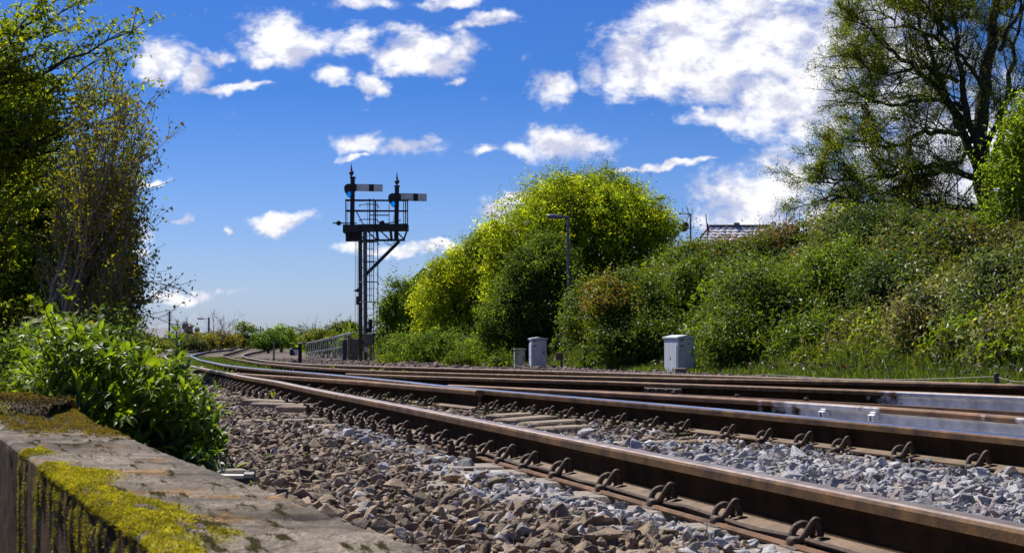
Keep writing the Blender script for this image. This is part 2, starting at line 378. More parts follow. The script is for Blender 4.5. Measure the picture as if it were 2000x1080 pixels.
ys = np.concatenate([np.linspace(-20, 0, 8), np.linspace(.6, 100, 170), np.linspace(104, 360, 30), np.linspace(420, 3000, 12)])
tag(grid_sheet('ground', xs, ys, lambda X, Y: terr(X, Y)-.03, ground_mat()), kind='structure')

# ---------------------------------------------------------------- rails
def smooth_path(pts, step=.25, it=20):
    pts = np.array(pts); d = np.concatenate([[0], np.cumsum(np.linalg.norm(np.diff(pts[:, :2], axis=0), axis=1))])
    n = max(8, int(d[-1]/step)); t = np.linspace(0, d[-1], n)
    p = np.stack([np.interp(t, d, pts[:, k]) for k in range(3)], 1)
    for _ in range(it): p[1:-1] = .25*p[:-2]+.5*p[1:-1]+.25*p[2:]
    return p
HEAD = .18
PX = {
 'A': [(2000,1026),(1500,929),(1000,832),(800,793.5),(600,756.5),(480,735),(440,727),(400,719.5),(370,713),(346,707),(325,699),(322,694),(343,688),(400,682.5),(470,677),(578,672.3),(640,670.5)],
 'B': [(2000,852),(1750,828),(1500,806),(1250,784.5),(1000,764.5),(944,760.5),(804,747),(713,737),(597,726.5),(513,720.5),(443,713),(389,702),(373,694),(402,686.5),(450,681.5),(497,678),(580,673.8),(640,672)],
 'C': [(937,762),(860,755.5),(720,745),(600,736.5),(510,731.5),(450,727.6)],
 'D': [(2060,817),(2000,811.5),(1700,791),(1400,774.5),(1250,767),(1000,756),(880,751)],
 'E': [(2060,775),(2000,772),(1700,761),(1400,751),(1216,745.5),(980,738.5),(800,733.5),(680,729)],
 'G': [(1900,748.6),(1400,739.5),(980,730.5),(740,723.5),(605,716.6),(510,708.5),(456,700),(433,692.5),(456,686.8),(537,677.2),(600,674.5),(650,673.2)],
 'F': [(2060,752.5),(1790,744.5),(1400,733),(980,721.2),(740,715),(605,710.8),(524,704.8),(484,698.5),(473,693),(490,688),(524,682),(590,677)],
}
PATH = {}
for k, pl in PX.items():
    pts = [unproj(x, y, HEAD) for x, y in pl]
    a, b = pts[0], pts[1]
    if k in 'ABDEFG': pts = [a+(a-b)/np.linalg.norm(a-b)*1.6]+pts if k != 'A' else [a+(a-b)/np.linalg.norm(a-b)*1.6]+pts
    for p in pts: p[2] = float(gz(p[1]))+HEAD
    PATH[k] = smooth_path(pts, .25, 30 if k != 'C' else 12)
    PATH[k][:, 2] = gz(PATH[k][:, 1])+HEAD
HP = [(-.023, 0), (.023, 0), (.032, -.004), (.036, -.013), (.035, -.040), (.013, -.051), (.009, -.062), (.009, -.124), (.016, -.137), (.060, -.147), (.070, -.151), (.070, -.159),
      (-.070, -.159), (-.070, -.151), (-.060, -.147), (-.016, -.137), (-.009, -.124), (-.009, -.062), (-.013, -.051), (-.035, -.040), (-.036, -.013), (-.032, -.004)]
HP = [(x, z*.88) for x, z in HP]
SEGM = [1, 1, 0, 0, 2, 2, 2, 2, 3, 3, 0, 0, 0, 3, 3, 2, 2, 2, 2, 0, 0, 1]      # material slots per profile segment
def right_of(t):
    r = np.array([t[1], -t[0], 0.0]); return r/np.linalg.norm(r)
def sweep(mb, path, prof, segm, dz=0.0, scale=1.0):
    t = np.gradient(path, axis=0); t /= np.linalg.norm(t, axis=1)[:, None]
    R = np.stack([t[:, 1], -t[:, 0], 0*t[:, 0]], 1); R /= np.linalg.norm(R, axis=1)[:, None]
    pr = np.array(prof)*scale; n = len(prof); m = len(path)
    v = path[:, None, :]+pr[None, :, 0, None]*R[:, None, :]+np.array([0, 0, 1.0])*(pr[None, :, 1, None]+dz)
    i = np.arange(m-1)[:, None]*n; j = np.arange(n)[None, :]; j2 = (j+1) % n
    q = np.stack([i+j, i+j2, i+n+j2, i+n+j], -1).reshape(-1, 4)
    mm = np.tile(np.array(segm), m-1)
    lo = np.concatenate([q.ravel(), np.arange(n)[::-1], np.arange(n)+(m-1)*n]); cn = np.concatenate([np.full(len(q), 4), [n, n]])
    mb.raw(v.reshape(-1, 3), lo, cn, np.concatenate([mm, [0, 0]]))
M_rustD = paint_glare('glare_painted_rust', M_rusto, [(1.66, 2.02), (2.55, 9)])  # pale glare on these two rails is painted into the base colour
M_rustE = paint_glare('glare_painted_dark_rust', M_rust, [(2.75, 9)])
M_webD = paint_glare('glare_painted_web', M_web, [(1.66, 9)]); M_webE = paint_glare('glare_painted_crossover_web', M_web, [(2.75, 9)])
railspec = {
 'A': ('near running rail beside the wall, brown side and thin bright top', M_rust, M_worn),
 'B': ('running rail with the mirror-bright bluish top, second from the wall', M_rust, M_shine),
 'C': ('short rusty switch rail ending beside the bright rail, between the two near rails', M_rusto, M_rusto),
 'D': ('orange-rusty rail just behind the bright-topped rail, white glare painted on its side', M_rustD, M_rusto),
 'E': ('brown crossover rail with white glare painted at the right edge of the photo', M_rustE, M_rusto),
 'G': ('inner rail of the far track, second rail from the cabinets', M_rust, M_rust),
 'F': ('outer rail of the far track, nearest the cabinets and the grass', M_rust, M_worn),
}
RAIL = {}
for k, (lab, ms, mt) in railspec.items():
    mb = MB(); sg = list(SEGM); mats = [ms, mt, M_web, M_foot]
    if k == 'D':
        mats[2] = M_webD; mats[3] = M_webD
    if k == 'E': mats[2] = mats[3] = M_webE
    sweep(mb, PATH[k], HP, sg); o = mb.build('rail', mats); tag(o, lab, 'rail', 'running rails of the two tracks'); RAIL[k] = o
# low check rail behind D
pts = [unproj(x, y, HEAD-.005) for x, y in [(2060,808),(2000,804.5),(1760,790.8),(1400,773.2),(1150,761.5)]]
pk = smooth_path(pts, .3, 10)
mb = MB(); sweep(mb, pk, [(-.018, 0), (.018, 0), (.018, -.05), (.008, -.06), (.008, -.15), (.04, -.16), (-.04, -.16), (-.008, -.15), (-.008, -.06), (-.018, -.05)], [0]*10)
chk = mb.build('check_rail', [M_rusto]); tag(chk, 'thin check rail with a row of bolt heads behind the orange-rusty rail', 'check rail')
mb = MB(); mb.lathe([(.016, 0), (.016, .012), (.011, .018), (.0, .019)], (0, 0, 0), sides=8); bolt_src = mb.build('bolt_head', [M_iron]); boltme = bolt_src.data; bpy.data.objects.remove(bolt_src)
for i in range(6, len(pk)-2, 2):
    inst(boltme, 'bolt_head', chk, pk[i]+np.array([0, 0, .001]))

def project(p):
    x, y, z = p[0], p[1], p[2]-CAMZ
    yc = y*math.cos(PITCH)+z*math.sin(PITCH); u = -y*math.sin(PITCH)+z*math.cos(PITCH)
    return 1000+F*x/yc, 540-F*u/yc
# ---- spring clips on the near rails
def clip_mesh():
    mb = MB()
    def cr(P, n=5):
        P = np.array(P, float); Q = np.vstack([2*P[0]-P[1], P, 2*P[-1]-P[-2]]); out = []
        for i in range(1, len(Q)-2):
            for t in np.linspace(0, 1, n, endpoint=False):
                a, b, c, d = Q[i-1:i+3]; out.append(.5*((2*b)+(c-a)*t+(2*a-5*b+4*c-d)*t*t+(3*b-a-3*c+d)*t**3))
        out.append(P[-1]); return np.array(out)
    # local x along the rail, y towards the rail, z up; origin beside the foot edge at foot level
    P = [(-.030, .040, .010), (-.032, .030, .034), (-.034, .006, .048), (-.034, -.020, .040), (-.032, -.036, .020), (-.024, -.038, .004), (-.008, -.034, -.002), (.010, -.026, .000),
         (.022, -.014, .016), (.028, .004, .046), (.031, .020, .066), (.032, .032, .058), (.032, .038, .034), (.032, .040, .012)]
    P = [(x*.78, y*.80, z*.82) for x, y, z in P]; mb.tube(cr(P), .0108, 8)
    # shoulder casting
    mb.box((-.008, -.030, -.006), (.046, .036, .030), bev=.009)
    mb.box((-.006, -.020, -.026), (.11, .07, .016), bev=.005)
    o = mb.build('spring_clip', [M_iron], origin=(0, 0, 0), smooth=True); me = o.data; bpy.data.objects.remove(o); return me
CLIP = clip_mesh()
def chair_mesh():
    mb = MB()
    mb.box((0, -.038, -.022), (.15, .13, .022), bev=.006)
    for x in (-.056, .060):
        mb.box((x, -.072, .004), (.032, .034, .044), bev=.005)
        mb.lathe([(.013, .024), (.013, .038), (.009, .043), (.002, .044)], (x, -.072, 0), sides=8)
    mb.box((0, -.072, -.002), (.05, .04, .026), bev=.008)
    o = mb.build('baseplate', [M_iron], origin=(0, 0, 0)); me = o.data; bpy.data.objects.remove(o); return me
CHAIR = chair_mesh(); CHAIRO = CHAIR.copy(); CHAIRO.materials[0] = M_olive; CLIPO = CLIP.copy(); CLIPO.materials[0] = M_olive
def path_at_px(path, px, side=.09):
    """index along the path whose left foot edge projects to px (near part only)"""
    best = None
    fine = np.stack([np.interp(np.linspace(0, len(path)-1, len(path)*6), np.arange(len(path)), path[:, k]) for k in range(3)], 1)
    for i in range(1, len(fine)-1):
        if fine[i, 1] > 22: break
        t = fine[i+1]-fine[i-1]; r = right_of(t); p = fine[i]-r*side; p[2] -= .123
        x, y = project(p)
        if best is None or abs(x-px) < best[0]: best = (abs(x-px), fine[i], t/np.linalg.norm(t))
    return best[1], best[2]
slots = {'A': [1565,1410,1285,1180,1090,1029,980,944,900,855,817,780,748,725,702,681,661,643],
         'B': [1900,1755,1640,1562,1492,1415,1332,1268,1208,1152,1107,1068,1032,996,962]}
pos = {'A': [], 'B': [], 'C': []}
for k in 'AB':
    for px in slots[k]:
        p, t = path_at_px(PATH[k], px); pos[k].append((p, t, px))
def continue_along(k, start_y, step, y_end, out):
    P = PATH[k]; acc = 0
    for i in range(1, len(P)-1):
        if P[i, 1] < start_y: continue
        acc += np.linalg.norm(P[i]-P[i-1])
        if acc >= step:
            acc = 0; t = P[i+1]-P[i-1]; out.append((P[i], t/np.linalg.norm(t), 0))
            if P[i, 1] > y_end: break
continue_along('A', pos['A'][-1][0][1]+.2, .45, 24, pos['A'])
Cp = PATH['C']; acc = 0
for i in range(2, len(Cp)-2):
    acc += np.linalg.norm(Cp[i]-Cp[i-1])
    if acc > .5 and Cp[i, 1] < 21:
        acc = 0; t = Cp[i+1]-Cp[i-1]; pos['C'].append((Cp[i], t/np.linalg.norm(t), 500))
extraA = [(PATH['A'][3], (PATH['A'][4]-PATH['A'][2])/np.linalg.norm(PATH['A'][4]-PATH['A'][2]), 1800)]
for k in 'ABC':
    for (p, t, px) in pos[k]:
        r = right_of(t); ang = math.atan2(-t[1], -t[0])   # local +x runs back towards the camera-right
        base = p-r*.072; base[2] = p[2]-.131
        # local y must point to the rail (+r): rotate so that x axis = -t
        rz = math.atan2(-t[1], -t[0]);
        # with x=-t, y = rot90(x) = (t.y,-t.x) = r  -> towards the rail
        jit = random.uniform(-.06, .06)
        inst(CLIP if k != 'C' else CLIPO, 'spring_clip', RAIL[k], base, rz+jit, random.uniform(.92, 1.06))
        if px < 965 or (k == 'B' and px < 1360):
            b2 = base-r*.012; o = inst(CHAIR if k == 'A' else CHAIRO, 'baseplate', RAIL[k], b2, rz)
# cable clipped along the foot of the near rail
i0 = 0; P = PATH['A']; mb = MB(); pts = []
for i in range(0, 60):
    t = P[i+1]-P[max(i-1, 0)]; r = right_of(t); q = P[i]-r*(.083+.006*math.sin(i*1.3)); q[2] = P[i][2]-.132+.005*math.sin(i*2.1); pts.append(q)
mb.tube(np.array(pts), .007, 6); o = mb.build('cable', [M_iron]); tag(o, 'thin rusty cable running along the foot of the near rail', 'cable')
mb = MB(); pts = []
for i in range(0, 34):
    t = P[i+1]-P[max(i-1, 0)]; r = right_of(t); q = P[i]-r*.108; q[2] = P[i][2]-.149; pts.append(q)
mb.tube(np.array(pts), .010, 6); o = mb.build('conduit', [M_rusto]); tag(o, 'rusty steel conduit lying just outside the near rail clips', 'conduit')

# white painted blocks in the web of the rusty rail
for px, py in ((1612, 808), (1708, 816)):
    p, t = path_at_px(PATH['D'], px, .03); r = right_of(t); mb = MB(); R = np.stack([-t, r, [0, 0, 1]], 1)
    c = p-r*.034; c[2] = p[2]-.064
    mb.box(c, (.062, .045, .042), R, bev=.006); mb.box(c+np.array([0, 0, .026])+r*.008, (.05, .03, .014), R, bev=.005); mb.box(c-r*.022-np.array([0, 0, .004]), (.008, .006, .03), R, mat=1)
    o = mb.build('bolt_block', [M_white, M_dark], RAIL['D']); o['label'] = 'white painted block bolted to the rail web'
# fishplate and joint step on the crossover rail
p, t = path_at_px(PATH['E'], 1292, .03); r = right_of(t); mb = MB(); R = np.stack([-t, r, [0, 0, 1]], 1); c = p-r*.028; c[2] -= .066
mb.box(c, (.46, .03, .05), R, bev=.006)
for q in (-.16, -.06, .06, .16): mb.box(c-t*q-r*.022, (.03, .02, .03), R, bev=.004)
mb.build('fishplate', [M_iron], RAIL['E'])

# ---------------------------------------------------------------- sleepers
names = ['nearest the camera', 'second nearest the camera', 'third from the camera', 'fourth from the camera', 'fifth from the camera', 'sixth from the camera', 'seventh from the camera', 'eighth from the camera']
SLEEP = []
def sleeper(p, t, w, L0, L1, m, lab, grp, zt=.028):
    r = right_of(t); mb = MB(); R = np.stack([t, r, [0, 0, 1]], 1)
    mid = (L1-L0)/2; c = p+r*mid; c[2] = float(gz(p[1]))+zt-.075
    mb.box(c, (w, L0+L1, .15), R, bev=.018); o = mb.build('sleeper', [m]); tag(o, lab, 'sleeper', grp)
    SLEEP.append((c[:2].copy(), t[:2]/np.linalg.norm(t[:2]), r[:2], w/2, (L0+L1)/2))
for i, (p, t, px) in enumerate(pos['A']):
    if i < 7:
        sleeper(p, t, .24, .62, 2.0, M_conc, 'dusty concrete sleeper under the near rail, %s, half sunk in grey ballast' % names[i], 'concrete sleepers under the near track', .026)
    elif i in (9, 12, 14, 16, 18, 20, 22, 24):
        sleeper(p, t, .2, .75 if i > 14 else .4, 2.1, M_timber, 'weathered timber sleeper under the near track, buried in ballast towards the bend', 'timber sleepers under the near track', .030)
# bare timbers between the near rails, (960..1130, 815..850)
for (x0, y0, x1, y1) in ((965, 817, 1040, 812), (985, 826, 1075, 818), (1030, 833, 1130, 826), (1060, 843, 1140, 838)):
    a = unproj(x0, y0, .035); b = unproj(x1, y1, .035); mb = MB(); mb.bar(a, b, .16, .05, bev=.01)
    o = mb.build('timber_strip', [M_timber]); tag(o, 'pale timber strip between the two near rails, lit by the sun', 'timber', 'timber strips between the near rails')
for (x0, y0, x1, y1) in ((486, 786, 575, 790), (500, 793, 610, 797), (545, 800, 612, 801)):
    a = unproj(x0, y0, .045); b = unproj(x1, y1, .045); mb = MB(); mb.bar(a, b, .14, .06, bev=.01)
    o = mb.build('timber_strip', [M_timber]); tag(o, 'tan timber end sticking out of the brown ballast left of the near rail', 'timber', 'timber ends left of the near rail')

# ---------------------------------------------------------------- ballast
def stone_shapes(n=14):
    import bmesh
    out = []
    for k in range(n):
        bm = bmesh.new(); r = np.random.default_rng(100+k)
        p = r.normal(size=(12, 3)); p /= np.linalg.norm(p, axis=1)[:, None]; p *= r.uniform(.7, 1.15, (12, 1)); p *= np.array([1, r.uniform(.55, .9), r.uniform(.4, .7)])
        for q in p: bm.verts.new(q)
        res = bmesh.ops.convex_hull(bm, input=bm.verts[:]); 
        bmesh.ops.delete(bm, geom=[v for v in bm.verts if not v.link_faces], context='VERTS')
        bmesh.ops.dissolve_limit(bm, angle_limit=.35, verts=bm.verts[:], edges=bm.edges[:])
        bmesh.ops.bevel(bm, geom=bm.edges[:], offset=.06, segments=1, affect='EDGES')
        bmesh.ops.triangulate(bm, faces=bm.faces[:])
        bm.verts.index_update(); v = np.array([tuple(q.co) for q in bm.verts]); f = np.array([[w.index for w in q.verts] for q in bm.faces]); bm.free(); out.append((v, f))
    return out
SH = stone_shapes()
def rand_rot(n, tilt=.5):
    a = rng.uniform(0, 2*math.pi, n); b = rng.normal(0, tilt, n); c = rng.normal(0, tilt, n)
    ca, sa, cb, sb, cc, s_c = np.cos(a), np.sin(a), np.cos(b), np.sin(b), np.cos(c), np.sin(c)
    Rz = np.zeros((n, 3, 3)); Rz[:, 0, 0] = ca; Rz[:, 0, 1] = -sa; Rz[:, 1, 0] = sa; Rz[:, 1, 1] = ca; Rz[:, 2, 2] = 1
    Rx = np.zeros((n, 3, 3)); Rx[:, 0, 0] = 1; Rx[:, 1, 1] = cb; Rx[:, 1, 2] = -sb; Rx[:, 2, 1] = sb; Rx[:, 2, 2] = cb
    Ry = np.zeros((n, 3, 3)); Ry[:, 1, 1] = 1; Ry[:, 0, 0] = cc; Ry[:, 0, 2] = s_c; Ry[:, 2, 0] = -s_c; Ry[:, 2, 2] = cc
    return Rx @ Ry @ Rz
def dist_path(XY, path):
    best = np.full(len(XY), 1e9); sg = np.zeros(len(XY)); p = path[:, :2]
    for i in range(len(p)-1):
        a, b = p[i], p[i+1]; d = b-a; l2 = d @ d+1e-12; t = np.clip(((XY-a) @ d)/l2, 0, 1); q = a+t[:, None]*d
        e = XY-q; dd = np.linalg.norm(e, axis=1); s = np.sign(d[1]*e[:, 0]-d[0]*e[:, 1])
        m = dd < best; best[m] = dd[m]; sg[m] = s[m]
    return best*sg
def wall_x(Y): return .693-.4106*Y
def scatter(n, y0, y1, xl, xr, size, lift, mb, layer=0.0):
    Y = y0+(y1-y0)*rng.uniform(0, 1, n); X = xl(Y)+(xr(Y)-xl(Y))*rng.uniform(0, 1, n); XY = np.stack([X, Y], 1)
    keep = np.ones(n, bool)
    near = {k: PATH[k][PATH[k][:, 1] < y1+2] for k in PATH}
    dA = dist_path(XY, near['A'])
    sz = size*np.exp(rng.normal(0, .32, n))
    for k in PATH:
        if len(near[k]) < 2: continue
        d = dA if k == 'A' else dist_path(XY, near[k]); keep &= np.abs(d) > (.075+sz*.45)
    for (c, t, r, hw, hl) in SLEEP:
        e = XY-c; a = np.abs(e @ t); b = np.abs(e @ r); keep &= ~((a < hw*.9) & (b < hl) & (rng.uniform(0, 1, n) < .35))
    for k in 'ABC':
        for (p, t, px) in pos[k]:
            r = right_of(t); q = p-r*.12; keep &= np.linalg.norm(XY-q[:2], axis=1) > .065
    X, Y, XY, dA, sz = X[keep], Y[keep], XY[keep], dA[keep], sz[keep]; m = len(X)
    hump = .02*(fbm(np.stack([X*1.3, Y*1.3, 0*X], 1), 3, 5)-.5)*2
    trough = -.035*np.exp(-((np.abs(dA)-.13)/.07)**2)
    Z = gz(Y)+lift+hump+trough+rng.uniform(-.012, .016, m)+layer
    # colour: fresh grey band near the near rail, brown elsewhere, grey between the near rails close to the camera
    nz = fbm(np.stack([X*2.5, Y*2.5, 0*X], 1), 3, 9)
    g = np.where(dA < 0, 1/(1+np.exp((-dA-.42-(nz-.5)*.5)/.05)), 1/(1+np.exp((Y-(9.0+(nz-.5)*6))/.5)))
    g = g*np.where(dA < 0, 1/(1+np.exp((Y-(9.3+(nz-.5)*4))/.4)), 1)
    u = rng.uniform(0, 1, (m, 1)); isg = (rng.uniform(0, 1, m) < g)[:, None]
    grey = np.array([.315, .305, .30])*(.5+1.0*u); brown = np.array([.225, .160, .10])*(.35+1.1*u)
    pinky = rng.uniform(0, 1, (m, 1)) < .12; grey = np.where(pinky, np.array([.27, .22, .20])*(.6+.8*u), grey)
    pale = rng.uniform(0, 1, (m, 1)) < .10; brown = np.where(pale, np.array([.34, .30, .26])*(.7+.5*u), brown)
    far = np.clip((Y-14)/8, 0, 1)[:, None]; brown = brown*(1-far)+np.array([.16, .105, .085])*(.5+u)*far
    C = np.where(isg, grey, brown)
    R = rand_rot(m, .6); which = rng.integers(0, len(SH), m)
    for k, (v, f) in enumerate(SH):
        idx = np.where(which == k)[0]
        if not len(idx): continue
        V = (R[idx] @ v.T[None]).transpose(0, 2, 1)*sz[idx, None, None]*.5+np.stack([X, Y, Z], 1)[idx][:, None, :]
        Fc = f[None]+(np.arange(len(idx))*len(v))[:, None, None]
        mb.raw(V.reshape(-1, 3), Fc.ravel(), np.full(len(idx)*len(f), 3), 0, np.repeat(C[idx], len(f), 0))
ballast = MB()
lx = lambda Y: wall_x(Y)+.02; rx = lambda Y: .36*Y+.3
scatter(22000, 1.7, 7.5, lx, rx, .060, .004, ballast)
scatter(9000, 1.7, 7.5, lx, rx, .054, .022, ballast)
scatter(5000, 1.7, 7.5, lx, rx, .026, .024, ballast)
scatter(30000, 7.5, 15, lambda Y: -.235*Y-.3, rx, .062, .006, ballast)
scatter(9000, 7.5, 15, lambda Y: -.235*Y-.3, rx, .048, .026, ballast)
scatter(30000, 15, 34, lambda Y: -.25*Y-.3, lambda Y: np.minimum(.36*Y, base_x(Y)+.3), .085, .01, ballast)
scatter(26000, 34, 75, lambda Y: -.25*Y-1.5, lambda Y: base_x(Y)+.2, .13, .02, ballast)
o = ballast.build('ballast', [M_stone]); tag(o, 'crushed stone ballast, brown by the wall and fresh grey along the rail', kind='stuff')

exec_later = []
# ---------------------------------------------------------------- foliage tools
def unit(v): return v/(np.linalg.norm(v, axis=-1, keepdims=True)+1e-12)
def leaves(mb, pos, nrm, size, colr, aspect=.55, up=None):
    n = len(pos); d = unit(rng.normal(size=(n, 3))) if up is None else unit(up+rng.normal(0, .35, (n, 3)))
    nrm = unit(nrm); d = unit(d-nrm*np.sum(d*nrm, 1, keepdims=True)); s = np.cross(nrm, d)
    size = (np.full(n, size) if np.isscalar(size) else size)[:, None]
    b = pos-d*size*.5; tip = pos+d*size*.5-nrm*size*.12; mid = pos-d*size*.02
    l = mid+s*size*aspect*.5+nrm*size*.10; r = mid-s*size*aspect*.5+nrm*size*.10
    V = np.stack([b, r, tip, l], 1).reshape(-1, 3)
    mb.raw(V, np.arange(4*n), np.full(n, 4), 0, colr)
def palette(n, cols, w=None, var=.25):
    cols = np.array(cols, float); k = rng.choice(len(cols), n, p=w); return cols[k]*np.exp(rng.normal(0, var, (n, 1)))
GREEN = [(.062, .092, .011), (.085, .115, .013), (.045, .066, .011)]
YELLO = [(.155, .19, .010), (.125, .165, .010), (.085, .125, .011), (.20, .22, .012)]
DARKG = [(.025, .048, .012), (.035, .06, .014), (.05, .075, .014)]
def ell(px, py, rx, ry, Y, depth=None):
    c = at(px, py, Y); s = Y/F; return (c, np.array([rx*s, (depth if depth else max(rx*s*.8, .4)), ry*s]))
def in_ground(P): return P[:, 2] > terr(P[:, 0], P[:, 1])+.02
def clumps(mb, els, ncl, per, crad, lsize, cols, shell=.55, out=.9, var=.25, clvar=.28, aspect=.55, w=None, upb=.35, ragged=.32, shoots=1.0):
    vol = np.array([np.prod(e[1])**(2/3) for e in els]); pr = vol/vol.sum()
    ei = rng.choice(len(els), ncl, p=pr); C = np.array([e[0] for e in els])[ei]; R = np.array([e[1] for e in els])[ei]
    d = unit(rng.normal(size=(ncl, 3))); rad = shell+(1-shell)*rng.uniform(0, 1, (ncl, 1))**.6
    lump = 1+ragged*2*(fbm(C*.2+d*2.2, 3, 3)[:, None]-.5)
    P = C+d*R*rad*lump; P += rng.normal(0, crad*.3, P.shape)
    inside = np.zeros(ncl, bool)
    cc = palette(ncl, cols, w, clvar)
    n = ncl*per; ci = np.repeat(np.arange(ncl), per)
    cs = crad*rng.uniform(.5, 1.5, ncl)[ci, None]
    off = rng.normal(0, .5, (n, 3))*cs*np.array([1, 1, .62])
    pos = P[ci]+off; nr = unit(unit(off+1e-6)*.5+d[ci]*out*.5+rng.normal(0, .55, (n, 3))+np.array([0, 0, upb]))
    k = in_ground(pos)
    cl = 1.75*cc[ci]*np.exp(rng.normal(0, var, (n, 1)))
    sz = lsize*rng.uniform(.6, 1.3, n)
    leaves(mb, pos[k], nr[k], sz[k], cl[k], aspect)
    ns = int(ncl*.35*shoots); kk = rng.choice(ncl, ns); L = crad*rng.uniform(.8, 2.6, ns); t = unit(d[kk]*.7+rng.normal(0, .35, (ns, 3))+np.array([0, 0, .55])); A = C[kk]+d[kk]*R[kk]*lump[kk]
    for q in range(9):
        f = (q+1)/9; pp = A+t*(L*f)[:, None]+rng.normal(0, lsize*.35, A.shape); g_ = in_ground(pp); leaves(mb, pp[g_], (rng.normal(0, .6, A.shape)+np.array([0, 0, .5]))[g_], lsize*rng.uniform(.5, 1.1, int(g_.sum())), (1.6*cc[kk]*np.exp(rng.normal(0, .2, (ns, 1))))[g_], aspect*.9)
    return P
def limb(mb, a, b, r0, r1, sag=.1, n=6, sides=5):
    a = np.array(a, float); b = np.array(b, float); t = np.linspace(0, 1, n)[:, None]; L = np.linalg.norm(b-a)
    p = a+(b-a)*t; w = rng.normal(0, .05*L, (n, 3)); w[0] = 0; w[-1] = 0; p += w; p[:, 2] += np.sin(t[:, 0]*math.pi)*sag*L
    mb.tube(p, np.linspace(r0, r1, n), sides, cap=False); return p
def bushy(name, label, cat, els, ncl, per, crad, ls, cols, group=None, stem_r=.06, base=None, barkm=None, lm=None, nst=5, **k):
    """a tree or shrub of its own: trunk or stems with limbs, and a crown of leaves"""
    c = np.mean([e[0] for e in els], 0)
    if base is None: base = np.array([c[0], c[1], float(terr(c[0], c[1]))])
    t = thing(name, label, cat, base, group)
    mb = MB(); P = clumps(mb, els, ncl, per, crad, ls, cols, **k); mb.build('crown' if stem_r > .03 else 'foliage', [lm or M_leaf], t)
    mb = MB()
    for i in range(nst):
        j = rng.integers(len(els)); e = els[j]; top = e[0]+rng.normal(0, .25, 3)*e[1]
        p = limb(mb, base+rng.normal(0, stem_r*.8, 3)*np.array([1, 1, 0])-np.array([0, 0, .05]), top, stem_r, stem_r*.4)
        for q in P[rng.choice(len(P), 7)]:
            if np.linalg.norm(q-p[3]) < 2.2*max(e[1]): limb(mb, p[rng.integers(2, 6)], q, stem_r*.35, stem_r*.08, n=4, sides=4)
    mb.build('trunk' if stem_r > .03 else 'stem', [barkm or M_bark], t); return t

# ---------------------------------------------------------------- the embankment's undergrowth
def undergrowth():
    mb = MB()
    def seed(N, dmin=-.3, dmax=8.5):
        Y = 18+60*rng.uniform(0, 1, N)**1.35; d = rng.uniform(dmin, dmax, N); X = base_x(Y)+d/.972; k = X/Y < .36; return X[k], Y[k], d[k]
    X, Y, d = seed(42000); n = len(X)      # thin cover close to the soil
    leaves(mb, np.stack([X, Y, terr(X, Y)+rng.uniform(0, .25, n)], 1), rng.normal(0, .5, (n, 3))+np.array([-.3, -.4, 1]), rng.uniform(.06, .12, n), palette(n, [(.05, .065, .014), (.07, .05, .02)]), .6)
    X, Y, d = seed(6400, .35); n = len(X)
    zone = fbm(np.stack([X*.35, Y*.35, 0*X], 1), 3, 40); big = fbm(np.stack([X*.8, Y*.6, 0*X], 1), 3, 21)
    R = rng.uniform(.18, .52, n)*(.7+1.0*big)*np.clip((d+.8)/2.2, .35, 1.0); hc = terr(X, Y)+np.clip(2.5*(big-.36), 0, 1.1)*np.clip((d+.3)/2, .1, 1)*np.where((d > 3)&(X/Y < .2), .5, 1)
    gap = fbm(np.stack([X*1.1, Y*.9, 0*X+5], 1), 3, 88) > .37; X, Y, d, zone, big, R, hc = (q_[gap] for q_ in (X, Y, d, zone, big, R, hc)); n = len(X)
    C = np.stack([X, Y, hc], 1)
    a = np.array([.090, .145, .016]); b = np.array([.140, .185, .016]); c = np.array([.16, .095, .030]); dk = np.array([.058, .092, .018]); gy = np.array([.13, .135, .05])
    cl = np.where(zone[:, None] < .45, a, np.where(zone[:, None] < .60, b, dk)); u = rng.uniform(0, 1, n)
    cl = np.where(((d > 2.6)&(Y < 50)&(u < .17))[:, None], c, cl); cl = np.where(((X/Y > .2)&(u > .6))[:, None], gy, cl); cl = cl*np.exp(rng.normal(0, .25, (n, 1)))
    ls = rng.uniform(.055, .125, n)*(.75+.010*Y)
    per = (46*(R/.3)**1.3/(ls/.09)**1.2).astype(int)+14; ci = np.repeat(np.arange(n), per); m = len(ci)
    dv = rng.normal(size=(m, 3)); dv[:, 2] = np.abs(dv[:, 2])*1.1; dv = unit(dv); rr = (.55+.5*rng.uniform(0, 1, m)**.5)[:, None]*R[ci, None]
    pos = C[ci]+dv*rr*np.array([1, 1, 1.1]); lv = leaves(mb, pos, unit(dv*.8+rng.normal(0, .5, (m, 3))+np.array([0, 0, .3])), ls[ci]*rng.uniform(.65, 1.3, m), cl[ci]*np.exp(rng.normal(0, .25, (m, 1))), .6)
    # tall shoots, dead stalks
    k = rng.choice(n, 2600); L = rng.uniform(.25, .75, 2600); t = unit(rng.normal(0, .3, (2600, 3))+np.array([-.05, -.1, 1])); A = C[k]+np.array([0, 0, .6])*R[k, None]
    for q in range(12):
        f = (q+1)/12; leaves(mb, A+t*(L*f)[:, None]+rng.normal(0, .02, A.shape), rng.normal(0, .6, A.shape)+np.array([0, 0, .6]), ls[k]*rng.uniform(.5, 1.0, 2600)*(1.1-.5*f), cl[k]*np.exp(rng.normal(0, .25, (2600, 1)))*1.1, .45)
    w = np.cross(t, [0, 1.0, 0])*.004; B0 = A-t*.1; B1 = A+t*L[:, None]; V = np.stack([B0-w, B0+w, B1+w*.3, B1-w*.3], 1).reshape(-1, 3); mb.raw(V, np.arange(4*2600), np.full(2600, 4), 0, np.array([.16, .12, .07]))
    print('undergrowth', m); return mb
o = undergrowth().build('bramble_undergrowth', [M_leafg]); tag(o, 'brambles and nettles covering the railway bank', kind='stuff')
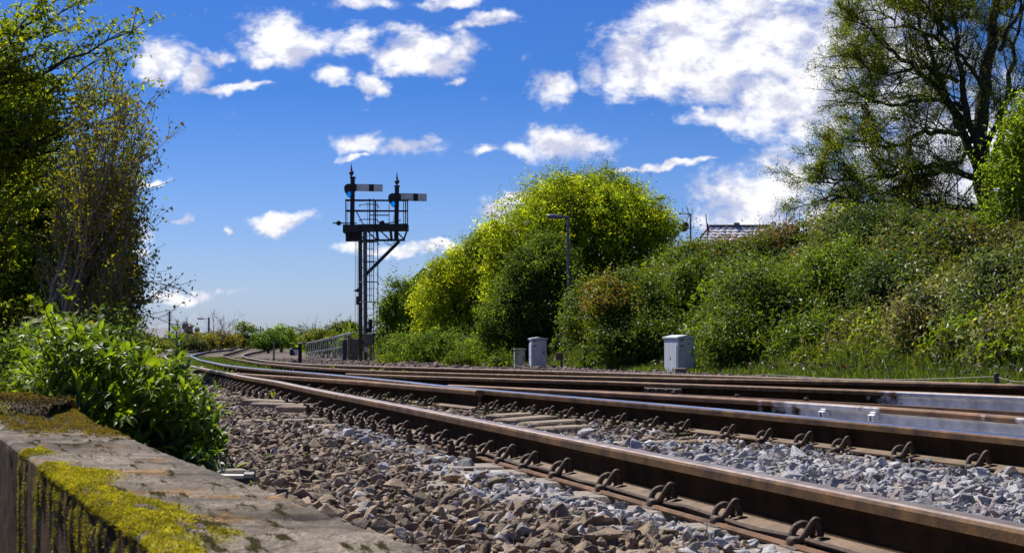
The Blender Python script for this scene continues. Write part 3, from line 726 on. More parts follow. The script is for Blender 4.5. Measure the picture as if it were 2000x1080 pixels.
# bush humps of the bank, each one a shrub of its own
GRP_B = 'shrubs on the railway bank'
bank = [
 (1150,610,45,60,36.5,GREEN,'leafy green shrub right of the street lamp post'),
 (1235,600,80,70,35,GREEN,'rounded shrub behind the ground between lamp post and right cabinet'),
 (1190,580,30,30,34.5,[(.11,.085,.014),(.13,.09,.015),(.06,.09,.013),(.08,.11,.013)],'shrub with mustard-yellow leaves just right of the lamp post'),
 (1250,660,90,45,34,GREEN,'low broad shrub left of the right-hand grey cabinet'),
 (1370,560,80,60,36,GREEN,'dense shrub directly above the right-hand grey cabinet'),
 (1430,500,75,30,40,[(.08,.10,.02),(.11,.075,.025)],'reddish green shrub just below the tiled roof'),
 (1345,500,40,28,40,GREEN,'shrub beneath the television aerial'),
 (1570,475,85,42,38,[(.075,.10,.02),(.10,.06,.022)],'bronze-tinted shrub to the right of the tiled roof'),
 (1480,600,90,70,30,GREEN,'glossy green shrub right of and above the right-hand cabinet'),
 (1440,660,60,50,29,GREEN,'low green shrub immediately right of the right-hand cabinet'),
 (1640,540,100,60,31,[(.085,.125,.014),(.06,.09,.012)],'shrub under the low boughs of the tall tree, a little paler than its neighbours'),
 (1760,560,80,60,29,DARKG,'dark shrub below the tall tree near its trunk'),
 (1850,620,90,60,24,[(.10,.11,.05),(.06,.08,.03),(.13,.11,.06)],'pale dusty bramble mound low on the bank at the right'),
 (1960,580,70,90,23,[(.10,.11,.05),(.06,.09,.03)],'tall bramble mound at the right edge of the photo'),
 (1975,690,60,50,21.5,[(.10,.11,.05),(.07,.10,.04)],'bramble mound at the foot of the bank by the right edge'),
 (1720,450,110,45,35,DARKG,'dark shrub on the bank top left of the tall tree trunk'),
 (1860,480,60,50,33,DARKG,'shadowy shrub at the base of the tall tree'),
]
for (x, y, rx_, ry_, Yb, cols, lab) in bank:
    bushy('shrub', lab, 'shrub', [ell(x, y, rx_, ry_, Yb), ell(x+rx_*.4, y+ry_*.35, rx_*.6, ry_*.6, Yb-.3), ell(x-rx_*.5, y+ry_*.3, rx_*.55, ry_*.55, Yb-.2)],
          int(110+rx_*ry_*.045), 46, .26, .075, cols, GRP_B, .02, lm=M_leafg, nst=4, clvar=.2)
# right-edge ivy-like tall shrub
bushy('shrub', 'tall yellow-green bush rising at the right edge beside the tall tree', 'shrub', [ell(1985,330,45,70,31), ell(1990,430,55,70,31), ell(1975,500,50,50,31), ell(2050,260,70,80,31)], 420, 60, .3, .085, [(.12,.16,.012),(.085,.13,.012),(.055,.09,.012)], GRP_B, .03)

# ---------------------------------------------------------------- trees of the middle
TG = 'trees and tall bushes beside the track'
bushy('tree', 'large rounded yellow-green tree behind the street lamp', 'tree',
      [ell(1150,450,150,100,50), ell(1240,460,85,75,49), ell(1050,480,100,85,49), ell(1110,560,120,95,50,1.6), ell(1120,400,90,55,50), ell(1000,540,60,70,48.5), ell(1272,450,34,40,49)],
      2300, 62, .30, .085, YELLO, TG, .16, nst=6, shell=.62, clvar=.32, ragged=.42)
bushy('tree', 'thin-topped tree showing just above the rounded yellow-green tree', 'tree',
      [ell(1150,372,80,34,52), ell(1215,385,50,30,52), ell(1090,384,45,26,52)], 380, 34, .30, .085, [(.07, .105, .016), (.10, .13, .02)], TG, .1, nst=4, ragged=.6, shoots=2.2)
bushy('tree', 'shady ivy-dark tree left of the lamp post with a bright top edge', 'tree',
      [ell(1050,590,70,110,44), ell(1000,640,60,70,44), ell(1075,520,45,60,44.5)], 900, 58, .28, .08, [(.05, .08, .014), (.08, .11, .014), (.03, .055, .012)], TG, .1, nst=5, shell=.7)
bushy('tree', 'yellow-green willow clump left of the rounded tree', 'tree',
      [ell(900,580,70,90,52), ell(930,520,50,50,51), ell(870,610,60,80,53), ell(960,480,45,45,51)], 1050, 56, .28, .08, YELLO, TG, .08, nst=6, shell=.68)
bushy('tree', 'small round-topped green tree beside the signal ladder', 'tree',
      [ell(790,610,42,60,60), ell(765,640,34,60,60), ell(830,620,45,70,58)], 620, 50, .28, .085, [(.075, .12, .014), (.10, .14, .014), (.05, .08, .014)], TG, .07, nst=5, shell=.68)
bushy('shrub', 'low leafy bush between the signal and the shady tree', 'shrub',
      [ell(870,680,80,34,50), ell(790,685,45,30,56), ell(940,690,50,25,47)], 420, 44, .24, .08, [(.06, .10, .02), (.09, .13, .02), (.03, .055, .014)], TG, .025)
for (x, y, s, Yb, lab) in ((905,712,30,40,'small round weedy bush beyond the far rail, left of the small cabinet'), (980,716,22,38,'small low bush beside the small green-grey cabinet'), (760,718,26,50,'small tuft of greenery near the foot of the signal')):
    bushy('shrub', lab, 'shrub', [ell(x, y-8, s, s*.55, Yb)], 70, 40, .16, .06, GREEN, TG, .015, nst=3)
# bare twigs poking up by the willow
def twiggy(name, label, base, n, hgt, spread, mt, cat='shrub', grp=None, r0=.015, leafcols=None, lsz=.05, lean=(0, 0)):
    t = thing(name, label, cat, base, grp); mb = MB(); lb = MB(); lp = []
    def grow(p, d, L, r, lev):
        k = 5; pts = [p]; dd = d
        for i in range(k):
            dd = unit(dd+rng.normal(0, .10, 3)+np.array([0, 0, .05])); pts.append(pts[-1]+dd*L/k)
        mb.tube(np.array(pts), np.linspace(r, r*.45, k+1), 4 if lev else 5, cap=False)
        if lev < 3:
            for _ in range(5 if lev == 0 else 4):
                j = rng.integers(1, k+1); ax = unit(dd+rng.normal(0, .5, 3)+np.array([0, 0, .15])); grow(pts[j], ax, L*rng.uniform(.35, .6), r*.5, lev+1)
        else: lp.extend(pts[2:])
    for i in range(n):
        a = rng.uniform(0, 2*math.pi); d = unit(np.array([math.cos(a)*spread+lean[0], math.sin(a)*spread+lean[1], 1])); grow(np.array(base, float), d, hgt*rng.uniform(.55, .75), r0, 0)
    mb.build('stem', [mt], t)
    if leafcols:
        P = np.array(lp); P = P+rng.normal(0, .03, P.shape); leaves(lb, P, rng.normal(size=P.shape)+np.array([0, 0, .6]), lsz*rng.uniform(.6, 1.3, len(P)), palette(len(P), leafcols)); lb.build('foliage', [M_leaf], t)
    return t
def gnd(px, Y, dz=0): 
    X = (px-1000)/F*Y; return np.array([X, Y, float(terr(X, Y))+dz])
twiggy('bare_shrub', 'leafless twiggy shrub rising behind the willow clump', gnd(855, 58), 4, 3.6, .25, M_twig, grp='bare twiggy shrubs')

# ---------------------------------------------------------------- tall tree at the right
def tall_tree():
    Yt = 40.0; base = at(1938, 480, Yt); base[2] = float(terr(base[0], base[1]))
    t = thing('tree', 'tall dark-limbed tree with small spring leaves towering over the right of the bank', 'tree', base, 'tall trees framing the view')
    tr = MB(); tw = MB(); lp = []
    s = Yt/F
    def path(pts, yoff):
        P = [at(x, y, Yt+yo) for (x, y), yo in zip(pts, np.linspace(0, yoff, len(pts)))]
        P = np.array(P); d = np.linspace(0, 1, len(P)); tt = np.linspace(0, 1, len(P)*4)
        Q = np.stack([np.interp(tt, d, P[:, k]) for k in range(3)], 1)
        for _ in range(3): Q[1:-1] = .25*Q[:-2]+.5*Q[1:-1]+.25*Q[2:]
        return Q+np.concatenate([[np.zeros(3)], rng.normal(0, .035, (len(Q)-1, 3))])
    def grow(p, d, L, r, lev):
        k = 5 if lev < 2 else 4; pts = [p]; dd = d
        for i in range(k):
            dd = unit(dd+rng.normal(0, .17, 3)+np.array([0, 0, .04])); pts.append(pts[-1]+dd*L/k)
        tw.tube(np.array(pts), np.linspace(r, r*.4, k+1), 4 if lev < 1 else 3, cap=False)
        if lev < 3:
            for q in range((6, 5, 4)[lev]):
                j = rng.integers(1, k+1); ax = unit(dd*.9+rng.normal(0, .58, 3)*np.array([1, 1, .6])); grow(pts[j], ax, L*rng.uniform(.38, .62), max(r*.45, .006), lev+1)
        if lev >= 2: lp.extend(pts[1:])
    main = [(1945,500),(1932,430),(1918,350),(1915,250),(1925,150),(1945,0),(1960,-120)]
    tr.tube(path(main, .5), np.linspace(.30, .09, len(main)*4), 10, cap=False)
    limbs = [([(1918,320),(1890,220),(1868,90),(1850,-60)], .13, -.8), ([(1935,360),(1955,250),(1975,120),(2010,-30)], .14, .6), ([(1910,330),(1865,225),(1825,140),(1790,30),(1770,-60)], .12, 1.2),
      ([(1915,360),(1860,325),(1790,322),(1735,345),(1660,352),(1600,362)], .09, -1.2), ([(1900,280),(1850,250),(1790,262),(1745,290),(1700,283),(1650,270)], .09, .8),
      ([(1890,250),(1830,170),(1770,120),(1715,90),(1680,45)], .09, -.5), ([(1880,215),(1810,190),(1740,210),(1690,200),(1650,170)], .07, .9),
      ([(1925,420),(1870,400),(1800,402),(1730,390),(1650,392),(1590,385)], .09, -1.5), ([(1930,440),(1880,425),(1830,418),(1770,430),(1700,415),(1640,420)], .08, 1.0), ([(1860,100),(1800,60),(1750,50),(1700,20)], .06, .4),
      ([(1925,180),(1890,120),(1840,70),(1810,10)], .07, -1), ([(1925,300),(1960,200),(2000,170),(2050,130)], .08, .5), ([(1930,380),(1970,330),(2030,280)], .08, -.6),
      ([(1920,430),(1905,460),(1870,480),(1800,500),(1740,520)], .10, -2.0), ([(1950,100),(1985,40),(2000,-20)], .07, -.4), ([(1900,400),(1850,430),(1780,470),(1700,480)], .06, -2.2),
      ([(1885,300),(1820,345),(1760,360),(1700,385),(1640,330)], .06, -.9), ([(1850,60),(1790,0),(1740,-40)], .07, .9), ([(1870,160),(1800,130),(1730,150),(1680,130)], .06, -1.3)]
    for pts, r0, yo in limbs:
        pts = [(x if x > 1760 else 1760+(x-1760)*.86, y) for x, y in pts]
        Q = path(pts, yo); tr.tube(Q, np.linspace(r0, .02, len(Q)), 6, cap=False)
        n = len(Q)
        for j in range(2, n):
            if rng.uniform() < .86:
                d = unit(Q[j]-Q[j-1]); ax = unit(d*.75+rng.normal(0, .55, 3)); L = (.75+1.1*(1-j/n))*rng.uniform(.7, 1.25); grow(Q[j], ax, L, .022, 0 if rng.uniform() < .5 else 1)
        grow(Q[-1], unit(Q[-1]-Q[-2]), .8, .02, 0)
    tr.build('trunk', [M_barkmoss], t, smooth=True); tw.build('branches', [M_bark], t)
    P = np.array(lp); P = np.repeat(P, 2, 0)+rng.normal(0, .07, (2*len(P), 3)); n = len(P)
    lb = MB(); leaves(lb, P, rng.normal(size=P.shape)+np.array([0, 0, .5]), rng.uniform(.025, .058, n), palette(n, [(.12, .17, .014), (.18, .24, .016), (.09, .065, .018), (.25, .29, .02)], [.38, .32, .16, .14]))
    lb.build('crown', [M_leaf], t); print('tall tree leaves', n)
tall_tree()

# ---------------------------------------------------------------- left trees
def left_tree():
    Yt = 24.0
    base = np.array([-9.4, Yt, float(gz(Yt))])
    t = thing('tree', 'big leafy tree leaning in from the left edge with drooping yellow-green leaves', 'tree', base, 'tall trees framing the view')
    tr = MB(); lb = MB()
    top = np.array([-9.0, Yt, 7.5]); tr.tube(np.array([base, base+np.array([.1, 0, 2]), base+np.array([.25, .1, 4]), top]), [.32, .28, .22, .1], 10)
    ends = [(258,62,0),(205,112,.5),(120,60,-.6),(222,165,.2),(190,200,-.4),(150,10,.5),(130,-20,0),(60,30,-.8),(228,192,.4),(175,245,0),(120,120,1),(90,200,-.7),(60,300,.6),(150,300,.5),(40,400,-.4),(100,380,.8),(20,120,.2),(20,220,-.6),(30,500,0)]
    P = []
    for i, (x, y, yo) in enumerate(ends):
        e = at(x, y, Yt+yo); a = base+np.array([.15, 0, max(.8, min(7, e[2]-.9-.5*rng.uniform()))]); n = 12; tt = np.linspace(0, 1, n)[:, None]
        p = a+(e-a)*tt; p[:, 2] -= np.sin(tt[:, 0]*math.pi)*.25; p[1:-1] += rng.normal(0, .05, (n-2, 3)); tr.tube(p, np.linspace(.06, .008, n), 5, cap=False)
        for j in range(3, n):
            for _ in range(5 if j < 8 else 2):
                d = unit(unit(p[j]-p[j-1])*.8+rng.normal(0, .6, 3)*np.array([1, 1, .5])); L = rng.uniform(.25, .65); q = p[j]+d*L+np.array([0, 0, .08]); m = (p[j]+q)/2+rng.normal(0, .03, 3)+np.array([0, 0, .03])
                tr.tube(np.array([p[j], m, q]), [.010, .007, .004], 3, cap=False); P += [m, q, (m+q)/2]
        P += [e]*3
    P = np.array(P); per = 11; Q = np.repeat(P, per, 0); n = len(Q); off = rng.normal(0, 1, (n, 3))*np.array([.09, .09, .035]); off[:, 2] -= .02
    nr = unit(np.array([0, 0, 1.0])+off*3+rng.normal(0, .5, (n, 3)))
    leaves(lb, Q+off, nr, rng.uniform(.06, .12, n), palette(n, [(.13, .19, .012), (.19, .24, .012), (.08, .13, .012), (.27, .28, .015)], [.35, .33, .17, .15]), .42, up=unit(off)*1.0+np.array([0, 0, -.35]))
    tr.build('trunk', [M_bark], t); lb.build('crown', [M_leaf], t); print('left leaves', n)
left_tree()
b2 = at(95, 640, 21.5); b2[2] = float(gz(21.5))
def stem_bush():
    t = thing('shrub', 'tall many-stemmed shrub with pale bare twigs fanning up at the left', 'shrub', b2, 'tall trees framing the view')
    mb = MB(); lp = []
    def grow(p, d, L, r, lev):
        k = 4; pts = [p]; dd = d
        for i in range(k): dd = unit(dd+rng.normal(0, .09, 3)+np.array([0, 0, .06])); pts.append(pts[-1]+dd*L/k)
        mb.tube(np.array(pts), np.linspace(r, r*.5, k+1), 3, cap=False)
        if lev < 2:
            for _ in range(5): j = rng.integers(1, k+1); grow(pts[j], unit(dd+rng.normal(0, .42, 3)+np.array([.12, 0, .12])), L*rng.uniform(.4, .65), r*.55, lev+1)
        if lev >= 1: lp.extend(pts[1:])
    tips = [(205,225),(232,255),(255,250),(272,290),(262,330),(278,345),(262,390),(245,430),(262,465),(240,500),(250,540),(225,300),(190,270),(235,570),(160,250),(200,360),(215,430),(140,330),(255,590),(240,380),(190,480),(120,420)]
    for (x, y) in tips:
        x = x if x < 180 else 180+(x-180)*.84
        e = at(x, y, 21.5+rng.uniform(-1.2, 1.2)); n = 10; tt = np.linspace(0, 1, n)[:, None]; a = b2+rng.normal(0, .08, 3)*np.array([1, 1, 0]); L = np.linalg.norm(e-a)
        p = a+(e-a)*tt; p[:, 2] += np.sin(tt[:, 0]*math.pi)*L*.06*(1 if x > 180 else 0); p[1:-1] += rng.normal(0, .03, (n-2, 3)); mb.tube(p, np.linspace(.035, .007, n), 5, cap=False)
        for j in range(4, n):
            for _ in range(3): grow(p[j], unit(unit(p[j]-p[j-1])+rng.normal(0, .35, 3)), rng.uniform(.35, .7), .009, 1)
    mb.build('stem', [M_twig], t)
    P = np.array(lp); P = P[rng.uniform(0, 1, len(P)) < .8]; P = np.repeat(P, 2, 0); P = P+rng.normal(0, .04, P.shape); n = len(P); lb = MB()
    leaves(lb, P, rng.normal(size=P.shape)+np.array([0, 0, .5]), rng.uniform(.03, .075, n), palette(n, [(.15, .13, .02), (.14, .18, .012), (.22, .20, .012), (.08, .10, .012)]), .55)
    lb.build('foliage', [M_leaf], t); print('bush leaves', n)
stem_bush()
LG = 'dark hedge trees along the left'
bushy('tree', 'dark green tree filling the left edge behind the twiggy shrub', 'tree', [ell(20,420,110,160,27), ell(90,520,90,110,27), ell(10,250,90,130,27.5), ell(-40,560,120,130,26), ell(120,420,60,90,27)], 850, 46, .3, .10, [(.11, .13, .010), (.15, .16, .012), (.05, .07, .010)], LG, .14, shell=.5)
bushy('tree', 'dark rounded evergreen beside the track bend, left of the pale roof', 'tree', [ell(190,600,60,60,26), ell(225,560,32,55,27), ell(150,640,80,60,25), ell(215,470,35,70,27), ell(200,400,40,60,27.5)], 800, 46, .26, .08, [(.035, .055, .014), (.05, .07, .014), (.025, .04, .012)], LG, .08)
bushy('shrub', 'low yellow-tinged bush in front of the pale slate roof', 'shrub', [ell(270,676,34,20,34), ell(240,680,40,28,33)], 190, 40, .2, .07, [(.09, .10, .014), (.05, .07, .014)], LG, .02)
bushy('shrub', 'shadowed shrub low behind the wall at the left edge', 'shrub', [ell(40,720,90,50,15), ell(120,690,90,45,16), ell(190,690,60,40,17)], 420, 46, .2, .06, DARKG, LG, .02)
bushy('shrub', 'small green bush at the left edge behind the mossy wall end', 'shrub', [ell(20,780,70,35,9.5), ell(90,770,50,40,9.5)], 170, 50, .1, .035, GREEN, LG, .012)

# ---------------------------------------------------------------- foreground leafy shrub
def leaf_template():
    st = [(0, .02, 0), (.15, .5, .03), (.38, 1.0, .05), (.65, .85, .02), (.86, .42, -.06), (1, .02, -.15)]
    v = []
    for (x, w, z) in st: v += [(x, -w*.5, z+.30*w*.18), (x, 0, z), (x, w*.5, z+.30*w*.18)]
    f = []
    for i in range(len(st)-1):
        a = i*3; f += [(a, a+3, a+4, a+1), (a+1, a+4, a+5, a+2)]
    return np.array(v, float), np.array(f)
LV, LFc = leaf_template()
def big_leaves(mb, base, d, up, size, width, colr):
    n = len(base); d = unit(d); s = unit(np.cross(up, d)); u = np.cross(d, s)
    V = base[:, None, :]+size[:, None, None]*(LV[None, :, 0, None]*d[:, None, :]+LV[None, :, 1, None]*width*s[:, None, :]+LV[None, :, 2, None]*u[:, None, :])
    Fc = LFc[None]+(np.arange(n)*len(LV))[:, None, None]
    mb.raw(V.reshape(-1, 3), Fc.ravel(), np.full(n*len(LFc), 4), 0, np.repeat(colr, len(LFc), 0))
def leafy_shrub(name, label, tips, roots, Y0, dY, lsize, cols, per_stem_gap=.035, width=.30, side=2, m=M_leafg, cat='shrub', group=None):
    c = np.mean(roots, 0); t = thing(name, label, cat, (c[0], c[1], float(gz(c[1]))), group); sb = MB(); lb = MB(); B = []; D = []; S = []
    for (x, y) in tips:
        Yt = Y0+rng.uniform(-dY, dY); e = at(x, y, Yt); a = roots[rng.integers(len(roots))]+rng.normal(0, .08, 3)*np.array([1, 1, 0])
        L = np.linalg.norm(e-a); n = 12; tt = np.linspace(0, 1, n)[:, None]; p = a+(e-a)*tt; hor = (e-a)*np.array([1, 1, 0]); p -= hor*(np.sin(tt*math.pi)*.18); p[1:-1] += rng.normal(0, .008, (n-2, 3))
        sb.tube(p, np.linspace(.006, .0025, n), 4, cap=False)
        seg = np.linspace(.25, 1, max(4, int(L*.75/per_stem_gap))); ph = rng.uniform(0, math.pi)
        for i, q in enumerate(seg):
            pt = np.array([np.interp(q*(n-1), np.arange(n), p[:, k]) for k in range(3)]); tn = unit(p[min(n-1, int(q*(n-1))+1)]-p[max(0, int(q*(n-1))-1)])
            u = unit(np.cross(tn, [0, 1, .2])); w = np.cross(tn, u); ang = ph+i*1.57+rng.normal(0, .25)
            kk = 2 if q < .93 else 4
            for h in range(kk):
                aa = ang+h*2*math.pi/kk; o_ = u*math.cos(aa)+w*math.sin(aa)
                B.append(pt); D.append(o_*(1.0 if q < .93 else .75)+tn*(.55 if q < .93 else .9)+rng.normal(0, .12, 3)); S.append(lsize*rng.uniform(.7, 1.2)*(1.05-.45*max(0, q-.8)/.2))
    B = np.array(B); D = np.array(D); S = np.array(S); up = np.array([0, 0, 1.0])+rng.normal(0, .25, B.shape)
    big_leaves(lb, B, D, up, S, width, palette(len(B), cols, None, .2)); sb.build('stem', [M_stem], t); lb.build('foliage', [m], t); print(name, len(B)); return t
def fill_tips(poly_top, n, bottom):
    out = []; xs_ = [p[0] for p in poly_top]; ys_ = [p[1] for p in poly_top]
    while len(out) < n:
        x = rng.uniform(xs_[0], xs_[-1]); yt = np.interp(x, xs_, ys_); yb = np.interp(x, [q[0] for q in bottom], [q[1] for q in bottom]); out.append((x, yt+(yb-yt)*max(-.06, rng.uniform(-.08, 1)*abs(rng.uniform(0, 1))**.3)))
    return out
top = [(35,690),(55,640),(90,625),(140,630),(200,655),(250,690),(330,690),(360,705),(385,745),(415,770),(430,810)]
bot = [(20,800),(60,830),(200,860),(300,900),(380,930),(440,900)]
roots = [np.array([-1.55-.12*k+.0*k, 5.9+.35*k, 0.0]) for k in range(5)]+[np.array([-1.25, 6.3, 0]), np.array([-1.45, 7.0, 0])]
leafy_shrub('leafy_shrub', 'bright green long-leaved shrub growing over the back of the concrete wall', fill_tips(top, 155, bot), roots, 6.4, .55, .092,
            [(.12, .20, .016), (.17, .25, .018), (.07, .12, .014), (.20, .27, .02)])
leafy_shrub('leafy_shrub', 'single upright leafy shoot standing clear of the shrub in front of the rail bend', [(345,648),(352,690),(330,700)], [np.array([-1.40, 6.6, 0])], 6.5, .1, .085, [(.065, .125, .016), (.085, .15, .02)])
leafy_shrub('leafy_shrub', 'small leafy shoots leaning over the brown ballast at the wall corner', [(405,900),(425,885),(395,925),(380,890),(415,912)], [np.array([-1.12, 5.9, 0])], 5.8, .1, .07, [(.06, .12, .016), (.085, .15, .02)])
leafy_shrub('leafy_shrub', 'leafy shoots on the right flank of the big shrub, against the ballast', [(395,745),(418,762),(380,760),(372,780),(410,790),(392,800)], [np.array([-1.3, 6.6, 0])], 6.6, .1, .085, [(.065, .125, .016), (.085, .15, .02)])
leafy_shrub('young_sapling', 'young sapling with broad yellow-green leaves standing above the leafy shrub', [(60,590),(75,600),(120,572),(135,590),(95,630),(190,610),(175,640),(115,650),(55,640),(150,660),(200,650),(80,660)],
            [np.array([-2.15, 7.6, 0]), np.array([-2.0, 7.8, 0])], 7.4, .2, .085, [(.15, .19, .014), (.10, .16, .014), (.17, .16, .012), (.07, .11, .015)], width=.62, per_stem_gap=.07, m=M_leaf)

# ---------------------------------------------------------------- foreground concrete wall
def wall():
    hw = .26; zt = CAMZ-hw; n1, n2 = 420, 90
    # coordinates: s = Z along, a = across; front (left) edge a=.367, back edge a=.693
    s = np.linspace(1.2, 6.2, n1)
    prof = []       # (a, z)  from bottom of the left face up, over, and down the right face
    for q in np.linspace(-.75, -.016, 40): prof.append((.367, q))
    for q in np.linspace(0, math.pi/2, 8)[1:]: prof.append((.367+.016*(1-math.cos(q)), -.016+.016*math.sin(q)))
    for q in np.linspace(.383, .680, 44)[1:]: prof.append((q, 0))
    for q in np.linspace(0, math.pi/2, 5)[1:]: prof.append((.680+.013*math.sin(q), -.013*(1-math.cos(q))))
    for q in np.linspace(-.02, -.5, 12)[0:]: prof.append((.693, q))
    A = np.array(prof); np_ = len(A)
    S, I = np.meshgrid(s, np.arange(np_), indexing='ij'); a = A[I, 0]; z = A[I, 1]
    P3 = np.stack([a*6, S*3, z*6], -1)
    nz = fbm(P3*1.3, 5, 3); fine = fbm(P3*5, 4, 8)
    # moss mask
    edge = .455+(fbm(np.stack([S*6, a*0, z*0], -1), 4, 12)-.5)*.24
    band = 1/(1+np.exp((a-edge-(fine-.5)*.03)/.006))
    zr = np.clip((S-1.9-(nz-.5)*.6)/.08, 0, 1)*np.clip((fine-.30)/.03, 0, 1)*np.clip((3.25+(nz-.5)*.3-S)/.06, 0, 1)
    drip = fbm(np.stack([S*30, z*1.6, z*0], -1), 4, 15); low = np.clip(-z/.22, 0, 1)
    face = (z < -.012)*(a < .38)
    m_ = np.where(face, zr*np.clip((drip-(.36+.42*low))/.05, 0, 1), band*zr)
    m2 = np.clip((S-3.42)/.05, 0, 1)*np.clip((3.62-S)/.05, 0, 1)*(a < .42+.04*(nz-.3))*np.where(face, np.clip((drip-.42)/.04, 0, 1), 1)
    m3 = np.clip((S-4.35-(nz-.5)*1.2+(a-.367)*1.0)/.12, 0, 1)*np.where(face, np.clip((drip-.34)/.04, 0, 1), np.clip((fine-.33)/.05, 0, 1))
    spots = np.clip((fbm(P3*np.array([6.5, 5.0, 6.5]), 3, 31)-.69)/.012, 0, 1)*(a > .40)*(z > -.01)
    moss = np.maximum(np.maximum(m_, m2), m3)
    streak = fbm(np.stack([S*22, a*2, z*3], -1), 4, 51)
    disp = (nz-.5)*.005+(fine-.5)*.004+moss*(.003+.007*fbm(P3*6, 3, 77))+spots*.005-.003*(streak > .6)*(z > -.02)
    crack = np.exp(-((S-(3.9+.55*z/.4+ (fine-.5)*.06))/.006)**2)*face; disp -= crack*.012
    nx = np.where(z > -.02, 0, np.where(a < .5, -1, 1)); 
    rim = (a < .383)&(z > -.016); nxr = np.where(rim, -np.cos(np.clip((a-.367)/.016, 0, 1)*math.pi/2), nx); nzr = np.where(z > -.001, 1, np.where(rim, .7, 0))
    a2 = a+nxr*disp; z2 = z+nzr*disp+.006*(nz-.5)*(z > -.03)
    dip = .0
    X = a2-.4106*S; Y = S; Z = zt+z2+.03*np.clip((S-4.6)/.6, 0, 1)
    V = np.stack([X, Y, Z], -1)
    i = np.arange(n1-1)[:, None]*np_+np.arange(np_-1)[None, :]
    q = np.stack([i, i+1, i+np_+1, i+np_], -1).reshape(-1, 4)
    mf = moss[:-1, :-1].ravel(); sf = spots[:-1, :-1].ravel(); st = streak[:-1, :-1].ravel(); nf = nz[:-1, :-1].ravel(); ff = face[:-1, :-1].ravel(); sS = S[:-1, :-1].ravel(); cf = crack[:-1, :-1].ravel()
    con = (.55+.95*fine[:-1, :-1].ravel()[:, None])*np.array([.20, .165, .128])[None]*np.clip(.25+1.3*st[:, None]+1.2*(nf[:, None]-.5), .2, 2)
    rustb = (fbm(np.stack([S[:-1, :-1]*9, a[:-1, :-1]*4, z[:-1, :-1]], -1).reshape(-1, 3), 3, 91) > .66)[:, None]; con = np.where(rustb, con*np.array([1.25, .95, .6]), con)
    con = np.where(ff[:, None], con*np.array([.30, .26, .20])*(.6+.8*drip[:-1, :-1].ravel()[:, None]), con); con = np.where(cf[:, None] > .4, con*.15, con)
    mc = np.array([.30, .27, .012])[None]*(.2+1.5*fine[:-1, :-1].ravel()[:, None]); far = (sS > 4.0)[:, None]; mc = np.where(far, np.array([.16, .12, .015])*(.4+1.2*fine[:-1, :-1].ravel()[:, None]), mc)
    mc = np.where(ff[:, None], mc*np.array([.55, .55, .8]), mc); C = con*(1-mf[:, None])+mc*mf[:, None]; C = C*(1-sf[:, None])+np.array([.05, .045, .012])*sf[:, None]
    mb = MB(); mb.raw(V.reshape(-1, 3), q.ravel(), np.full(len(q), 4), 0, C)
    # end caps
    e0 = V[0]; e1 = V[-1]
    for E, rev in ((e0, False), (e1, True)):
        idx = np.arange(np_); mb.raw(E, idx[::-1] if rev else idx, [np_], 0, np.array([.15, .13, .11]))
    Mw = mat('weathered_concrete', attr=True, var=.38, scale=110, rough=.95, bump=.8, bscale=220, spec=.1)
    o = mb.build('concrete_wall', [Mw], smooth=False); tag(o, 'low weathered concrete parapet with yellow moss in the near left corner', 'wall')
    for p in o.data.polygons: pass
    o.data.polygons.foreach_set('use_smooth', np.ones(len(o.data.polygons), bool))
    # moss tufts
    ww = mf+sf*.9; area_w = ww*(sS > 1.6); idx = rng.choice(len(ww), 190000, p=area_w/area_w.sum())
    Vf = V.reshape(-1, 3); c = (Vf[q[idx, 0]]+Vf[q[idx, 2]])/2; e1_ = Vf[q[idx, 1]]-Vf[q[idx, 0]]; e2_ = Vf[q[idx, 3]]-Vf[q[idx, 0]]; nn = unit(np.cross(e2_, e1_)); nn = np.where((nn[:, 2:3] < -.2), -nn, nn); nn = np.where(((np.abs(nn[:, 2:3]) < .4)&(nn[:, 0:1] > 0)&(A[idx % (np_-1), 0][:, None] < .5)), -nn, nn)
    c = c+e1_*rng.uniform(-.5, .5, (len(c), 1))+e2_*rng.uniform(-.5, .5, (len(c), 1))
    dark = sf[idx] > mf[idx]; cl = np.where(dark[:, None], np.array([.06, .05, .012]), mc[idx]*1.05)*np.exp(rng.normal(0, .3, (len(c), 1)))
    tb = MB(); h = rng.uniform(.002, .0052, len(c))*np.where(dark, .55, 1); d = unit(nn+rng.normal(0, .5, nn.shape)); leaves(tb, c+d*h[:, None]*.4, rng.normal(size=c.shape)+np.array([0, 0, .8]), h*1.3, cl, .5, up=d)
    ms = tb.build('moss', [M_moss], o); ms['label'] = 'bright yellow-green moss cushions and dark spots'
